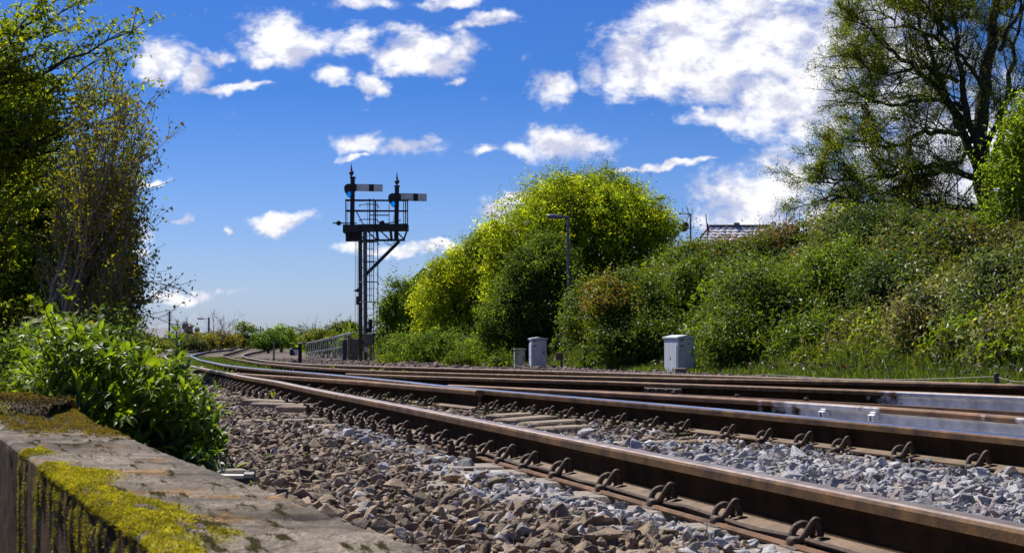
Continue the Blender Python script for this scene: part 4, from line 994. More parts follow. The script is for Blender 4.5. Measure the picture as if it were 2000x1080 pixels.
    # return section of the wall behind, heading left, thick with moss
wall()
def wall_end():
    # mossy capping stone where the wall turns away to the left
    S, T = np.meshgrid(np.linspace(0, 1.6, 90), np.linspace(0, 1, 40), indexing='ij')
    nzz = fbm(np.stack([S*6, T*3, 0*S], -1), 5, 5)
    X = -1.40-S; Yb = 4.75+T*.42+.12*S; prof = np.sqrt(np.clip(1-(2*T-1)**6, 0, 1)); Z = .33+.05*prof+(nzz-.5)*.045-.3*(1-prof)
    V = np.stack([X, Yb, Z], -1).reshape(-1, 3); n2 = 40; i = np.arange(89)[:, None]*n2+np.arange(39)[None, :]; q = np.stack([i, i+1, i+n2+1, i+n2], -1).reshape(-1, 4)
    f = nzz[:-1, :-1].ravel()[:, None]; C = np.where(f > .47, np.array([.17, .14, .014]), np.array([.07, .05, .02]))*(.5+f)
    mb = MB(); mb.raw(V, q.ravel(), np.full(len(q), 4), 0, C)
    mb.box((-2.2, 5.05, -.1), (1.5, .40, .84), mat=0, color=np.array([.1, .085, .06]))
    o = mb.build('mossy_wall_end', [mat('mossy_concrete', attr=True, var=.4, scale=60, rough=.95, bump=.8, bscale=150)], smooth=True); tag(o, 'moss-covered end of the wall turning away at the left edge', 'wall')
    idx = rng.choice(len(q), 26000); c = V[q[idx, 0]]*.5+V[q[idx, 2]]*.5+rng.normal(0, .008, (26000, 3)); tb = MB(); h = rng.uniform(.006, .016, 26000)
    leaves(tb, c, rng.normal(size=c.shape)+np.array([0, 0, .7]), h, C[idx]*np.exp(rng.normal(0, .3, (26000, 1)))*1.15, .5, up=np.array([0, 0, 1.0])); tb.build('moss', [M_moss], o)
wall_end()

# ---------------------------------------------------------------- clutter at the wall corner
def corner():
    a = unproj(478, 940, .06); mb = MB(); mb.tube(np.array([a+np.array([-.16, .02, .0]), a+np.array([.02, 0, 0])]), .028, 14); mb.tube(np.array([a+np.array([.0, 0, 0]), a+np.array([.035, 0, -.0])]), .036, 14)
    mb.tube(np.array([a+np.array([.02, 0, 0]), a+np.array([.03, -.02, -.08])]), .010, 6)
    tag(mb.build('drain_pipe', [M_pipe]), 'short black pipe with a collar lying on the stones at the wall corner', 'pipe')
    b = unproj(452, 935, .05); mb = MB(); mb.box(b, (.11, .10, .07), Matrix.Rotation(.4, 3, 'Z'), bev=.008); tag(mb.build('concrete_block', [M_conc]), 'pale concrete block beside the black pipe', 'block')
    for k, (x0, y0, x1, y1) in enumerate(((398, 872, 432, 864), (402, 880, 430, 876))):
        mb = MB(); mb.tube(np.array([unproj(x0, y0, .07), unproj(x1, y1, .08)]), .010, 8)
        tag(mb.build('cable', [M_pipe]), ('upper' if k == 0 else 'lower')+' of two short black cables crossing the brown stones beside the shrub', 'cable')
    mb = MB(); mb.bar(unproj(392, 862, .1), unproj(400, 880, .05), .05, .012); tag(mb.build('tile_shard', [M_brick]), 'orange-brown tile shard at the shrub edge', 'shard')
    mb = MB()
    for k in range(2): mb.tube(np.array([at(418+k*8, 898, 5.8), at(432+k*7, 930, 5.75), at(448+k*4, 955, 5.65)]), .0035, 5)
    tag(mb.build('dry_stem', [mat('dry_stem', (.5, .43, .28), .7)]), 'pair of pale dry stalks at the wall edge', 'stalk')
corner()

# ---------------------------------------------------------------- weeds in the tracks and grass
def weed(px, py, s, label, cols, n=26, wid=.45):
    p = unproj(px, py, .03); t = thing('weed', label, 'weed', p, 'weeds growing between the rails'); lb = MB(); B = []; D = []
    for k in range(n):
        a = rng.uniform(0, 2*math.pi); r = rng.uniform(0, s*.5); B.append(p+np.array([r*math.cos(a)*1.6, r*math.sin(a), rng.uniform(0, s*.6)])); D.append([math.cos(a), math.sin(a), rng.uniform(.2, 1.3)])
    B = np.array(B); D = np.array(D); big_leaves(lb, B, D, np.array([0, 0, 1.0])+rng.normal(0, .2, B.shape), rng.uniform(.35, .7, len(B))*s*.6, wid, palette(len(B), cols)); lb.build('foliage', [M_leaf], t)
    sb = MB()
    for k in range(0, len(B), 4): sb.tube(np.array([p, B[k]]), .002, 3)
    sb.build('stem', [M_stem], t)
YG = [(.12, .17, .015), (.08, .13, .02), (.17, .18, .02)]
weed(733, 742, .22, 'leafy weed in front of the signal foot, left one of the pair of weed tufts', YG, 60)
weed(775, 744, .20, 'leafy weed in front of the signal foot, right one of the pair of weed tufts', YG, 50)
weed(548, 712, .26, 'yellowish weed beside the small ground signal', YG, 26)
weed(535, 780, .12, 'green weed at the near rail beyond the first timber ends', YG, 24); weed(560, 752, .10, 'tiny weed tuft behind the near rail by the switch rail', YG, 18)
weed(655, 728, .2, 'low weed between the near and far tracks below the railing', YG, 30); weed(690, 726, .16, 'low weed just left of the signal foot between the tracks', YG, 24)
weed(1412, 893, .035, 'tiny yellow-green sprig in grey stones before the bright rail', YG, 6); weed(1508, 905, .035, 'tiny sprig in the grey stones below the curled clip', YG, 6)
weed(608, 898, .06, 'small yellow-green seedling in brown stones near the wall', YG, 6); weed(525, 900, .05, 'lime seedling in the brown stones right of the shrub', YG, 6); weed(760, 988, .045, 'seedling in the big brown stones above the wall', YG, 6)
weed(505, 958, .06, 'seedling right beside the black pipe', YG, 7); weed(1820, 752, .12, 'pale flowering weed between the far rail and the crossover rail', YG, 14); weed(445, 742, .2, 'weed in the brown ballast near the bend', YG, 20)
def grass():
    mb = MB(); n = 60000; Y = 17+38*rng.uniform(0, 1, n)**1.3; d = rng.uniform(-.7, 1.5, n); X = base_x(Y)+d
    # strips of grass among the far tracks
    m = 26000; Y2 = rng.uniform(28, 80, m); u = fbm(np.stack([Y2*.12, Y2*0, Y2*0], 1), 3, 4)
    X2 = np.interp(Y2, PATH['G'][:, 1], PATH['G'][:, 0])+rng.normal(-1.2, .9, m)
    X = np.concatenate([X, X2]); Y = np.concatenate([Y, Y2]); n = len(X); d = np.concatenate([d, np.full(m, .0)])
    k = (fbm(np.stack([X*.8, Y*.8, 0*X], 1), 3, 66) > np.where(np.arange(n) < 60000, .36, .45)); X, Y, d = X[k], Y[k], d[k]; n = len(X)
    h = rng.uniform(.10, .36, n)*(.5+.7*np.clip(d+.5, 0, 1))*np.where(Y > 27, 1, 1); h = np.where(d == 0, rng.uniform(.06, .2, n), h)
    p = np.stack([X, Y, terr(X, Y)-.02], 1); a = rng.uniform(0, 2*math.pi, n); w = np.stack([np.cos(a), np.sin(a), 0*a], 1)*.011*(.6+Y[:, None]*.03); lean = rng.normal(0, .3, (n, 3))*h[:, None]; lean[:, 2] = h
    V = np.stack([p-w, p+w, p+lean*.55+w*.7, p+lean], 1).reshape(-1, 3)
    mb.raw(V, np.arange(4*n), np.full(n, 4), 0, palette(n, [(.07, .12, .02), (.11, .16, .02), (.14, .15, .05)], [.45, .4, .15])); return mb
tag(grass().build('grass', [M_grass]), 'rough grass along the foot of the bank and between the far tracks', kind='stuff')

# ---------------------------------------------------------------- semaphore signal
def signal():
    Ys = 60.0; s = Ys/F
    def q(x, y, dy=0): return at(x, y, Ys+dy)
    base = q(708, 712); base[2] = float(gz(Ys)); t = thing('semaphore_signal', 'black two-arm railway semaphore signal on a tall post with ladder and platform', 'signal', base)
    def part(name, mb, m, par=t, **k): return mb.build(name, m if isinstance(m, list) else [m], par, **k)
    # two steel channels with lattice between
    mb = MB()
    for x0, x1, w in ((703.5, 705.5, .14), (713, 713.5, .14)):
        mb.bar([*q(x0+1, 712)[:2], base[2]-.05], q(x0, 440), w, .16)
    for k in range(16):
        z0 = base[2]+.3+k*.32; xx = q(705, 600)[0]; xr = q(712, 600)[0]; mb.bar((xx, Ys, z0), (xr, Ys, z0+.16), .03, .015)
    part('post', mb, M_post)
    # ladder
    mb = MB(); lx0 = [(711.5, 712), (713.5, 444)]; lx1 = [(730.5, 712), (729, 448)]
    def side(a, b, r): mb.tube(np.array([q(a[0], a[1], -.5), q(b[0], b[1], -.35)]), r, 6)
    side((711.5, 714), (713, 444), .022); side((730, 714), (729.5, 388), .018); side((722, 590), (722, 388), .02)
    for k in range(21):
        f = k/20; y = 706-f*258; mb.tube(np.array([q(712, y, -.45), q(730, y, -.45)]), .011, 5)
    o = part('ladder', mb, M_galvd)
    mb = MB()
    for y in (475, 513, 552, 591, 432, 403):
        c = q(727, y); pts = []
        for k in range(13):
            a = math.pi*(1.15*k/12-.57); pts.append(c+np.array([-.05+math.cos(a)*.27*1.05+(-.14), -.45-math.sin(a)*.05+.35*math.sin(a), -.03*math.sin(a*1.3)]))
        for j, (u_, v_) in enumerate(()): pass
        # hoop: bows towards the camera and to the right
        pts = [q(703, y, 0)]; 
        for k in range(13):
            a = math.pi*k/12; pts.append(q(722, y)+np.array([-math.cos(a)*.34, -.42-math.sin(a)*.5, .0]))
        pts += [q(740, y+3, -.1)]
        mb.tube(np.array(pts), .018, 5)
    mb.tube(np.array([q(738.5, 592, -.6), q(738, 440, -.6)]), .012, 5); mb.tube(np.array([q(722, 590, -.92), q(722, 400, -.92)]), .012, 5)
    part('safety_hoop', mb, M_dark)
    # platform: deep channel, lower boom with struts
    mb = MB(); c = (q(678, 448)+q(797, 448))/2
    mb.bar(q(702, 446), q(797, 444.5), .9, .24); mb.box(q(688, 448), (.62, .95, .30), bev=.0)
    part('platform', mb, M_black)
    mb = MB(); mb.bar(q(675, 470, -.4), q(791, 469, -.4), .06, .08); mb.bar(q(675, 470, .4), q(791, 469, .4), .06, .08)
    for dy in (-.4, .4):
        for x0, x1 in ((676, 677), (682, 681), (736, 738), (763, 765), (795, 788)): mb.bar(q(x0, 450, dy), q(x1, 470, dy), .10 if x0 > 700 else .06, .06)
        for x0, x1 in ((718, 736), (744, 762), (775, 790), (700, 712)): mb.bar(q(x0, 452, dy), q(x1, 469, dy), .045, .05)
    mb.bar(q(690, 452), q(690, 470), .5, .3)
    part('truss', mb, M_black)
    mb = MB(); mb.bar(q(780, 471, 0), q(711, 540, 0), .10, .12); part('brace', mb, M_dark)
    # railings
    mb = MB(); r = .024
    for x, y in ((675.5, 389), (722, 389), (733, 390), (796, 391), (792, 391)): 
        for dy in ((-.45,) if x in (722, 733) else (-.45, .45)): mb.tube(np.array([q(x, y, dy), q(x, 447, dy)]), r if x != 733 else .036, 6)
    for y in (390.5, 411):
        mb.tube(np.array([q(675.5, y, -.45), q(796, y+1, -.45)]), r, 6); mb.tube(np.array([q(675.5, y+2, .45), q(796, y+2, .45)]), r, 6)
        mb.tube(np.array([q(675.5, y, -.45), q(675.5, y+2, .45)]), r, 6); mb.tube(np.array([q(796, y, -.45), q(796, y+2, .45)]), r, 6)
    mb.tube(np.array([q(723, 420.5, -.45), q(760, 420.5, -.45)]), r, 6); mb.tube(np.array([q(760, 391, -.45), q(760, 440, -.45)]), .014, 5); mb.tube(np.array([q(788, 391, -.45), q(788, 440, -.45)]), .014, 5)
    mb.tube(np.array([q(696, 413, -.4), q(710, 440, -.4)]), .02, 5)
    part('railing', mb, M_black)
    # dolls (short posts), finials, arms
    for (xc, ytop, ybot, arm_y, ax0, ax1, wy) in ((688.5, 346, 470, 366.5, 695, 747.5, 14), (775, 363, 470, 385, 782, 833.5, 15)):
        mb = MB(); mb.bar(q(xc-1, ybot), q(xc+.5, ytop), .16, .16); mb.box(q(xc+.5, ytop+1), (.21, .21, .05))
        d = part('doll_post', mb, M_black)
        f = q(xc-2.2 if xc < 700 else xc+.4, ytop)
        mb = MB(); mb.lathe([(.03, 0), (.035, .05), (.05, .07), (.085, .11), (.095, .15), (.085, .19), (.05, .23), (.03, .25), (.045, .27), (.028, .33), (.008, .52)], f, sides=12); part('finial', mb, M_dark, d)
        mb = MB(); cy = arm_y; L = (ax1-ax0)*s; H = wy*s
        a0 = q(ax0, cy, -.14); ex = np.array([1, 0, -.02]); ey = np.array([0, 0, 1.0]); ez = np.array([0, 1.0, 0])
        mb.prism([(0, -H/2), (L, -H/2), (L, H/2), (0, H/2)], a0, ex, ey, ez, .02)
        mb.prism([(L*.49, -H/2-.002), (L*.67, -H/2-.002), (L*.67, H/2+.002), (L*.49, H/2+.002)], a0, ex, ey, ez, .03, 1)
        arm = part('arm', mb, [M_armw, M_black])
        mb = MB(); c = q(xc-7 if xc < 700 else xc-7.5, cy, -.13); R_ = .0; s1 = s
        pl = [(13*s1, 7*s1), (-3*s1, 7.5*s1), (-8.5*s1, 4*s1), (-9.8*s1, -2*s1), (-8*s1, -9*s1), (-3*s1, -16*s1), (2*s1, -20*s1), (6*s1, -20*s1), (8*s1, -16*s1), (13*s1, -7*s1)]
        lc = (.6*s1, -13*s1); K = 40; out_, inn = [], []
        for k in range(K):
            a = k/K*2*math.pi; dx, dy_ = math.cos(a), math.sin(a); best = 0
            for m_ in range(len(pl)):
                (x1, y1), (x2, y2) = pl[m_], pl[(m_+1) % len(pl)]; x1 -= lc[0]; x2 -= lc[0]; y1 -= lc[1]; y2 -= lc[1]; den = dx*(y2-y1)-dy_*(x2-x1)
                if abs(den) < 1e-12: continue
                tt = (x1*(y2-y1)-y1*(x2-x1))/den; uu = (x1*dy_-y1*dx)/den
                if tt > 0 and -1e-9 <= uu <= 1+1e-9: best = max(best, tt)
            out_.append((lc[0]+dx*max(best, 4.9*s1), lc[1]+dy_*max(best, 6.4*s1))); inn.append((lc[0]+dx*3.9*s1, lc[1]+dy_*5.4*s1))
        vv = [c+np.array([p_[0], sg_*.015, p_[1]]) for sg_ in (-1, 1) for p_ in out_+inn]; ff = []
        for k in range(K):
            j = (k+1) % K; ff += [(k, j, K+j, K+k), (2*K+k, 3*K+k, 3*K+j, 2*K+j), (k, 2*K+k, 2*K+j, j), (K+k, K+j, 3*K+j, 3*K+k)]
        mb.add(vv, ff)
        sp = part('spectacle', mb, M_black, arm)
        g = []
        for k in range(14):
            a = k/14*2*math.pi; g.append((math.cos(a)*4.0*s1+.6*s1, math.sin(a)*5.5*s1-13*s1))
        mb = MB(); mb.prism(g, c+np.array([.0, 0, 0]), (1, 0, 0), (0, 0, 1), (0, 1, 0), .012); part('lens', mb, M_blue, arm)
        mb = MB(); mb.box(q(xc+5, cy, -.1), (.12, .2, .26), bev=.02); mb.tube(np.array([q(xc, cy, -.22), q(xc, cy, .1)]), .05, 8); part('bearing', mb, M_black, arm)
    # balance levers and rods
    mb = MB(); mb.tube(np.array([q(650, 436, -.1), q(697, 436, -.1)]), .026, 6); mb.lathe([(.085, -.06), (.095, -.02), (.095, .02), (.085, .06)], q(661.5, 436, -.1), axis=(0, 1, 0), sides=14); part('balance_lever', mb, M_black)
    mb = MB(); mb.tube(np.array([q(730, 442, -.2), q(768, 434, -.2), q(783, 430, -.2)]), .022, 6); mb.lathe([(.09, -.06), (.11, 0), (.09, .06)], q(746, 436, -.2), axis=(0, 1, 0), sides=14); part('balance_lever', mb, M_black)
    mb = MB()
    for a, b in (((680, 390), (678, 440)), ((772, 410), (767, 440)), ((694, 470), (694, 640)), ((697, 470), (699, 640)), ((718, 395), (718, 440)), ((737, 395), (737, 700)), ((726, 475), (726, 590))): mb.tube(np.array([q(*a, -.1), q(*b, -.1)]), .008, 4)
    for k in range(2):
        pts = [q(750+k*6+x*1.0, 471+(8+k*2.5)*math.sin(math.pi*x/22), -.2) for x in range(0, 23, 2)]; mb.tube(np.array(pts), .010, 4)
    part('wire', mb, M_dark)
    mb = MB(); mb.box(q(698, 587), (.09, .12, .32)); mb.prism([(-.14, 0), (.06, .10), (.06, -.06)], q(697, 568), (1, 0, 0), (0, 0, 1), (0, 1, 0), .1); part('junction_box', mb, M_post)
    # lower boxes right of the post
    mb = MB(); mb.box(q(723.5, 633), (.15, .2, .36)); mb.box(q(721, 645), (.2, .2, .2)); part('relay_case', mb, M_black)
signal()
def signal_case():
    Y = 59.0; p = at(722, 700, Y); g = float(gz(Y)); t = thing('timber_stand', 'brown wooden stand with a pale sloping lid behind the signal ladder', 'stand', (p[0], Y+.5, g))
    mb = MB(); mb.box(at(720, 663, Y+.5), (.34, .3, .40)); mb.build('box', [M_wood], t)
    mb = MB(); mb.bar(at(713, 652, Y+.5), at(726, 648, Y+.5), .34, .03); mb.build('lid', [M_galv], t)
    mb = MB(); a = at(724.5, 675, Y+.5); mb.bar((a[0], a[1], g), a, .09, .09); mb.build('post', [M_timber], t)
    mb = MB(); mb.box(at(715, 682, Y+.4), (.12, .03, .20)); mb.build('notice_plate', [M_galv], t)
signal_case()
# ---------------------------------------------------------------- railing, posts, ground signal
def railings():
    Yg = 64.0
    a0 = at(598, 671, 62); a1 = at(691, 649, 68); g0 = float(gz(62)); top0, top1 = a0, a1
    t = thing('metal_railing', 'pale metal railing with thin upright bars, rising towards the signal', 'railing', (a0[0], a0[1], g0))
    mb = MB(); mb.tube(np.array([a0, (a0+a1)/2+np.array([0, 0, -.02]), a1]), .035, 6)
    m0 = at(598, 690, 62); m1 = at(668, 678.5, 66.5); mb.tube(np.array([m0, m1]), .03, 6); b0 = at(614, 707.5, 62.5); b1 = at(675, 700, 67); mb.tube(np.array([b0, b1]), .03, 6); mb.build('rail_bar', [M_galv], t)
    mb = MB()
    for k in range(22):
        f = k/21; p = a0+(a1-a0)*f*.86; mb.tube(np.array([p, [p[0], p[1], float(gz(p[1]))-.02]]), .014, 4)
    mb.build('upright', [M_galv], t)
    mb = MB(); c = at(673, 690, 60.5); gg = float(gz(60.5)); mb.box((c[0], c[1], gg+.43), (.13, .13, .90), bev=.02); tag(mb.build('timber_post', [M_dark]), 'dark square post at the end of the pale railing', 'post')
    c = at(686, 690, 61); gg = float(gz(61)); t2 = thing('gate_pier', 'weathered split wooden gate pier between the railing and the signal', 'pier', (c[0], c[1], gg))
    mb = MB(); mb.box((c[0]-.08, c[1], gg+.52), (.10, .2, 1.05), bev=.02, taper=.8); mb.box((c[0]-.07, c[1]-.05, gg+1.02), (.15, .2, .10), bev=.02); mb.build('board', [M_timber], t2)
    mb = MB(); mb.box((c[0]+.12, c[1]+.05, gg+.45), (.26, .3, .94), bev=.03, taper=.75); mb.build('pier_body', [M_wood], t2)
railings()
def ground_signal():
    Y = 38.0; c = at(586, 700, Y); g = float(gz(Y)); t = thing('ground_signal', 'small black ground signal with a white disc on a stubby post beside the far track', 'signal', (c[0], Y, g))
    mb = MB(); top = at(587, 670, Y); mb.bar((c[0], Y, g-.02), (c[0], Y, top[2]), .085, .085, bev=.01); mb.box((c[0], Y, top[2]), (.10, .10, .03), bev=.008, mat=1); mb.build('post', [M_black, M_galv], t)
    f = at(575, 688, Y-.05); mb = MB(); mb.box(f+np.array([-.02, 0, .01]), (.17, .14, .17), bev=.02); mb.bar(f+np.array([.02, 0, .09]), (c[0], Y, f[2]+.09), .05, .035); mb.prism([(-.12, -.02), (-.02, .12), (.1, .12), (.1, .09), (0, .0)], f, (1, 0, 0), (0, 0, 1), (0, 1, 0), .12); mb.build('lamp_case', [M_black], t)
    mb = MB(); pl = [(-.05, .07), (.055, .07), (.06, -.03), (.04, -.08), (.0, -.06)]; mb.prism(pl, f+np.array([.03, -.085, 0]), (1, 0, 0), (0, 0, 1), (0, 1, 0), .02); mb.build('disc', [M_white], t)
    mb = MB(); mb.box((c[0]-.09, Y-.1, g+.09), (.10, .12, .22), bev=.02); mb.build('base_box', [M_dark], t)
ground_signal()
def small_post(px, ytop, Y, w, m, lab, name='marker_post', cap=False):
    p = at(px, ytop, Y); g = float(terr(p[0], Y)); mb = MB(); mb.box((p[0], Y, (g+p[2])/2-.02), (w, w, p[2]-g+.04), bev=w*.15, taper=.85); tag(mb.build(name, [m]), lab, 'post')
small_post(535, 669, 42, .045, M_green, 'thin pale green marker post left of the ground signal')
small_post(1946, 728, 17.0, .055, M_dark, 'short dark stake at the foot of the bank near the right edge')
def brown_box():
    Y = 36; c = at(1091, 698, Y); g = float(gz(Y)); t = thing('marker_box', 'small rusty box on a thin post just left of the lamp post foot', 'box', (c[0]+.1, Y, g)); mb = MB(); mb.box(at(1091, 696, Y), (.13, .1, .17), bev=.01); mb.build('box', [M_brick], t); mb = MB(); p = at(1097, 690, Y); mb.box((p[0], Y+.07, (g+p[2])/2), (.05, .04, p[2]-g)); mb.build('post', [M_dark], t)
brown_box()
def wire_fence():
    t = None; pts = [at(1000, 712, 34), at(1100, 717, 32), at(1310, 726, 26), at(1500, 731, 22), at(1946, 735, 17), at(2040, 737, 16)]
    mb = MB(); dense = []
    for a, b in zip(pts[:-1], pts[1:]):
        for f in np.linspace(0, 1, 9)[:-1]: q = a+(b-a)*f; q[2] -= .05*math.sin(math.pi*f); dense.append(q)
    mb.tube(np.array(dense), .003, 4); tag(mb.build('wire', [M_galvd]), 'thin sagging wire running low in front of the bank past the cabinets', 'wire')
wire_fence()
# ---------------------------------------------------------------- cabinets
def cabinet(px0, px1, pc, ytop, Y, label, m, rot, peak=.0, dep=.45, group=None):
    w = (px1-px0)*Y/F; c = at((px0+px1)/2, ytop, Y); g = float(gz(Y)); h = c[2]-g; R = np.array(Matrix.Rotation(rot, 3, 'Z'))
    t = thing('trackside_cabinet', label, 'cabinet', (c[0], Y, g), group)
    # footprint so that its corner faces the camera: left face and front face both seen
    ww = (px1-pc)*Y/F/abs(math.cos(rot)); dd = max(.12, (pc-px0)*Y/F/abs(math.sin(rot))); ctr = np.array([c[0], Y+.2, 0])
    mb = MB(); mb.box((ctr[0], ctr[1], g+h/2-.02), (ww, dd, h-.04), R, bev=.012)
    mb.build('body', [m], t)
    ex = R @ np.array([1, 0, 0]); ey = R @ np.array([0, 1, 0]); mb = MB(); o_ = .025
    mb.prism([(-ww/2-o_, 0), (ww/2+o_, 0), (ww/2+o_, .025), (0, .025+peak), (-ww/2-o_, .025)], np.array([ctr[0], ctr[1], g+h-.035]), ex, (0, 0, 1), ey, dd+2*o_); mb.build('lid', [m], t)
    mb = MB(); fc = ctr-ey*(dd/2+.004); fc[2] = g+h*.5; mb.box(fc, (ww*.88, .008, h*.86), R, bev=.002); dr = mb.build('door', [m], t)
    lf = ctr-ex*(ww/2+.005); lf[2] = g+h*.42; mb = MB(); mb.box(lf-ex*.006, (.012, .03, .05), R); mb.box(lf-ex*.004+np.array([0, 0, .0]), (.006, dd*.84, h*.8), R, mat=1, bev=.001); mb.build('side_panel', [M_dark, m], t)
    mb = MB()
    for z in (.75, .9): q = fc-ey*.012-ex*ww*.3; q[2] = g+h*z; mb = MB(); mb.box(q, (.05, .02, .02), R); mb.build('hinge', [M_dark], dr)
    q = fc-ey*.012+ex*ww*.3; q[2] = g+h*.55; mb = MB(); mb.box(q, (.02, .02, .09), R); mb.build('handle', [M_dark], dr)
    return t
cabinet(1302, 1357, 1322, 657, 30, 'large pale blue-grey metal cabinet standing alone beyond the far rail', M_cab, math.radians(15), .04, group='trackside metal cabinets')
cabinet(1034, 1068, 1039, 660, 36, 'narrow tall grey cabinet left of the street lamp', M_cab, math.radians(10), .03, group='trackside metal cabinets')
cabinet(1004, 1026, 1007, 680, 37, 'small green-grey cabinet left of the narrow tall one', M_cabg, math.radians(9), .0, group='trackside metal cabinets')
mb = MB(); p = at(1328, 727, 27); g = float(gz(27)); mb.box((p[0], 27, g+.07), (.19, .3, .16), bev=.01); tag(mb.build('timber_block', [M_wood]), 'low wooden block in front of the large cabinet', 'block')
# ---------------------------------------------------------------- street lamp
def street_lamp():
    Y = 41.0; p = at(1109, 425, Y); q = at(1112, 700, Y); g = float(terr(q[0], Y)); t = thing('street_lamp', 'grey street lamp on a slim column in front of the rounded tree', 'street lamp', (q[0], Y, g))
    mb = MB(); mb.tube(np.array([[q[0], Y, g-.05], [q[0]-.01, Y, g+1.2], [q[0]-.01, Y, g+1.25], p]), [.052, .052, .040, .036], 10); mb.build('column', [M_lamp], t)
    mb = MB(); e = at(1085, 424, Y); mb.tube(np.array([p, p+np.array([-.03, 0, .02]), e]), .024, 8); mb.build('arm', [M_lamp], t)
    mb = MB(); a = at(1101, 425, Y); b = at(1068, 422, Y); n = 8; f = np.linspace(0, 1, n)[:, None]; P = a+(b-a)*f; mb.tube(P, np.array([.03, .05, .058, .062, .062, .06, .05, .025]), 10); h = mb.build('lamp_head', [M_lamp], t, smooth=True)
    mb = MB(); c = at(1080, 426, Y); mb.box(c, (.26, .09, .05), bev=.02); mb.build('lens', [M_galvd], h)
street_lamp()
# ---------------------------------------------------------------- tiled house behind the bank, aerial, flag, gable
def tiled_house():
    Y = 75.0; a = at(1385, 444, Y); b = at(1505, 444, Y); g = float(terr(a[0], 60)); t = thing('house', 'bungalow with a grey pantiled roof showing above the bank shrubs', 'house', (a[0]+2, Y+3, g))
    zr = a[2]; x0, x1 = a[0], b[0]; ze = zr-1.9; yf = Y; 
    # roof slope facing the camera, modelled as rows of curved tiles
    nu, nv = 260, 13*6; U, V_ = np.meshgrid(np.linspace(0, 1, nu), np.linspace(0, 1, nv), indexing='ij')
    X = x0-.0+(x1-x0)*U; row = V_*13; fr = row-np.floor(row); wave = .035*np.abs(np.sin(U*(x1-x0)/.30*math.pi)); zz = zr-(zr-ze)*V_+wave-.0+.05*fr; yy = yf+0-2.6*V_
    # hip at the left: pull the lower courses out to the left
    X = X-(1-U)*V_*1.8
    v = np.stack([X, yy, zz], -1).reshape(-1, 3); i = np.arange(nu-1)[:, None]*nv+np.arange(nv-1)[None, :]; q = np.stack([i, i+nv, i+nv+1, i+1], -1).reshape(-1, 4); mb = MB(); mb.raw(v, q.ravel(), np.full(len(q), 4))
    mb.add([(x0, yf, zr), (x1, yf, zr), (x1+1.8, yf+2.6, ze), (x0-1.8, yf+2.6, ze)], [(0, 1, 2, 3)]); mb.add([(x0, yf, zr), (x0-1.8, yf+2.6, ze), (x0-1.8, yf-2.6, ze)], [(0, 1, 2)])
    r = mb.build('roof', [M_roof], t)
    mb = MB(); mb.tube(np.array([(x0, yf, zr+.05), (x1, yf, zr+.05)]), .075, 8)
    mb.build('ridge', [M_slate], r); mb = MB(); mb.box(np.array([at(1439, 444, Y)[0], yf, zr+.14]), (.26, .2, .16), bev=.02); mb.build('roof_vent', [M_slate], r); mb = MB(); mb.tube(np.array([(x0, yf, zr+.02), (x0-1.8, yf-2.6, ze+.05)]), .06, 6); mb.build('hip', [M_slate], r)
    mb = MB(); mb.box(((x0+x1)/2, yf, (g+ze)/2), (x1-x0+2.6, 4.6, ze-g)); w = mb.build('wall', [M_wallw], t)
    mb = MB(); mb.bar((x0-1.9, yf-2.65, ze-.03), (x1, yf-2.65, ze-.03), .1, .12); mb.build('gutter', [M_white], t)
    for xx in (x0+1, x0+4):
        mb = MB(); mb.box((xx, yf-2.31, ze-.8), (1.2, .06, 1.0)); f = mb.build('window', [M_white], t); mb = MB(); mb.box((xx, yf-2.345, ze-.8), (1.05, .02, .86)); mb.build('pane', [M_glassd], f)
tiled_house()
def aerial():
    Y = 60.0; b = at(1348.5, 470, Y); g = float(terr(b[0], Y)); t = thing('television_aerial', 'television aerial and round satellite dish on a mast above the bank', 'aerial', (b[0], Y, g))
    top = at(1348.5, 418, Y); mb = MB(); mb.tube(np.array([(b[0], Y, g), top]), .035, 6); mb.build('mast', [M_galvd], t)
    mb = MB(); e0 = at(1325, 417, Y); e1 = at(1352, 419, Y); mb.tube(np.array([e0, e1]), .022, 5)
    for x, l in ((1327, 6), (1331, 7), (1336, 8)): c = at(x, 417, Y); mb.tube(np.array([c+np.array([0, -.12, -.03]), c+np.array([0, .12, .05])]), .012, 4)
    mb.tube(np.array([at(1341, 404, Y), at(1346, 420, Y), at(1341, 433, Y)]), .014, 4); mb.tube(np.array([at(1351, 405, Y), at(1354, 417, Y)]), .010, 4); mb.tube(np.array([at(1332, 406, Y), at(1334, 415, Y)]), .010, 4)
    for k in range(3): mb.tube(np.array([at(1336, 423+k*3, Y), at(1345, 423+k*3, Y)]), .006, 4)
    mb.tube(np.array([at(1352, 421, Y), at(1351, 432, Y)]), .008, 4); mb.build('antenna', [M_dark], t)
    c = at(1338, 445, Y-.1); mb = MB(); ax = unit(np.array([-.75, -1, .35])); mb.lathe([(.0, .0), (.08, .01), (.15, .035), (.205, .08), (.21, .075), (.15, .02), (.0, -.015)][::-1], c, axis=tuple(ax), sides=20); mb.tube(np.array([c, at(1352, 447, Y)]), .018, 5); mb.tube(np.array([c, c+ax*.3]), .01, 4); mb.build('dish', [M_dark], t)
aerial()
def flag():
    Y = 58; b = at(1382, 455, Y); g = float(terr(b[0], Y)); t = thing('flagpole', 'thin pole with a furled red flag beside the tiled roof', 'flagpole', (b[0], Y, g)); mb = MB(); mb.tube(np.array([(b[0], Y, g), at(1382, 452, Y), at(1378.5, 418, Y)]), .018, 5); mb.build('pole', [M_dark], t)
    mb = MB(); mb.tube(np.array([at(1380, 434, Y), at(1382, 441, Y), at(1383, 449, Y), at(1383.5, 456, Y)]), [.015, .045, .05, .02], 6); mb.build('flag', [M_red], t)
flag()
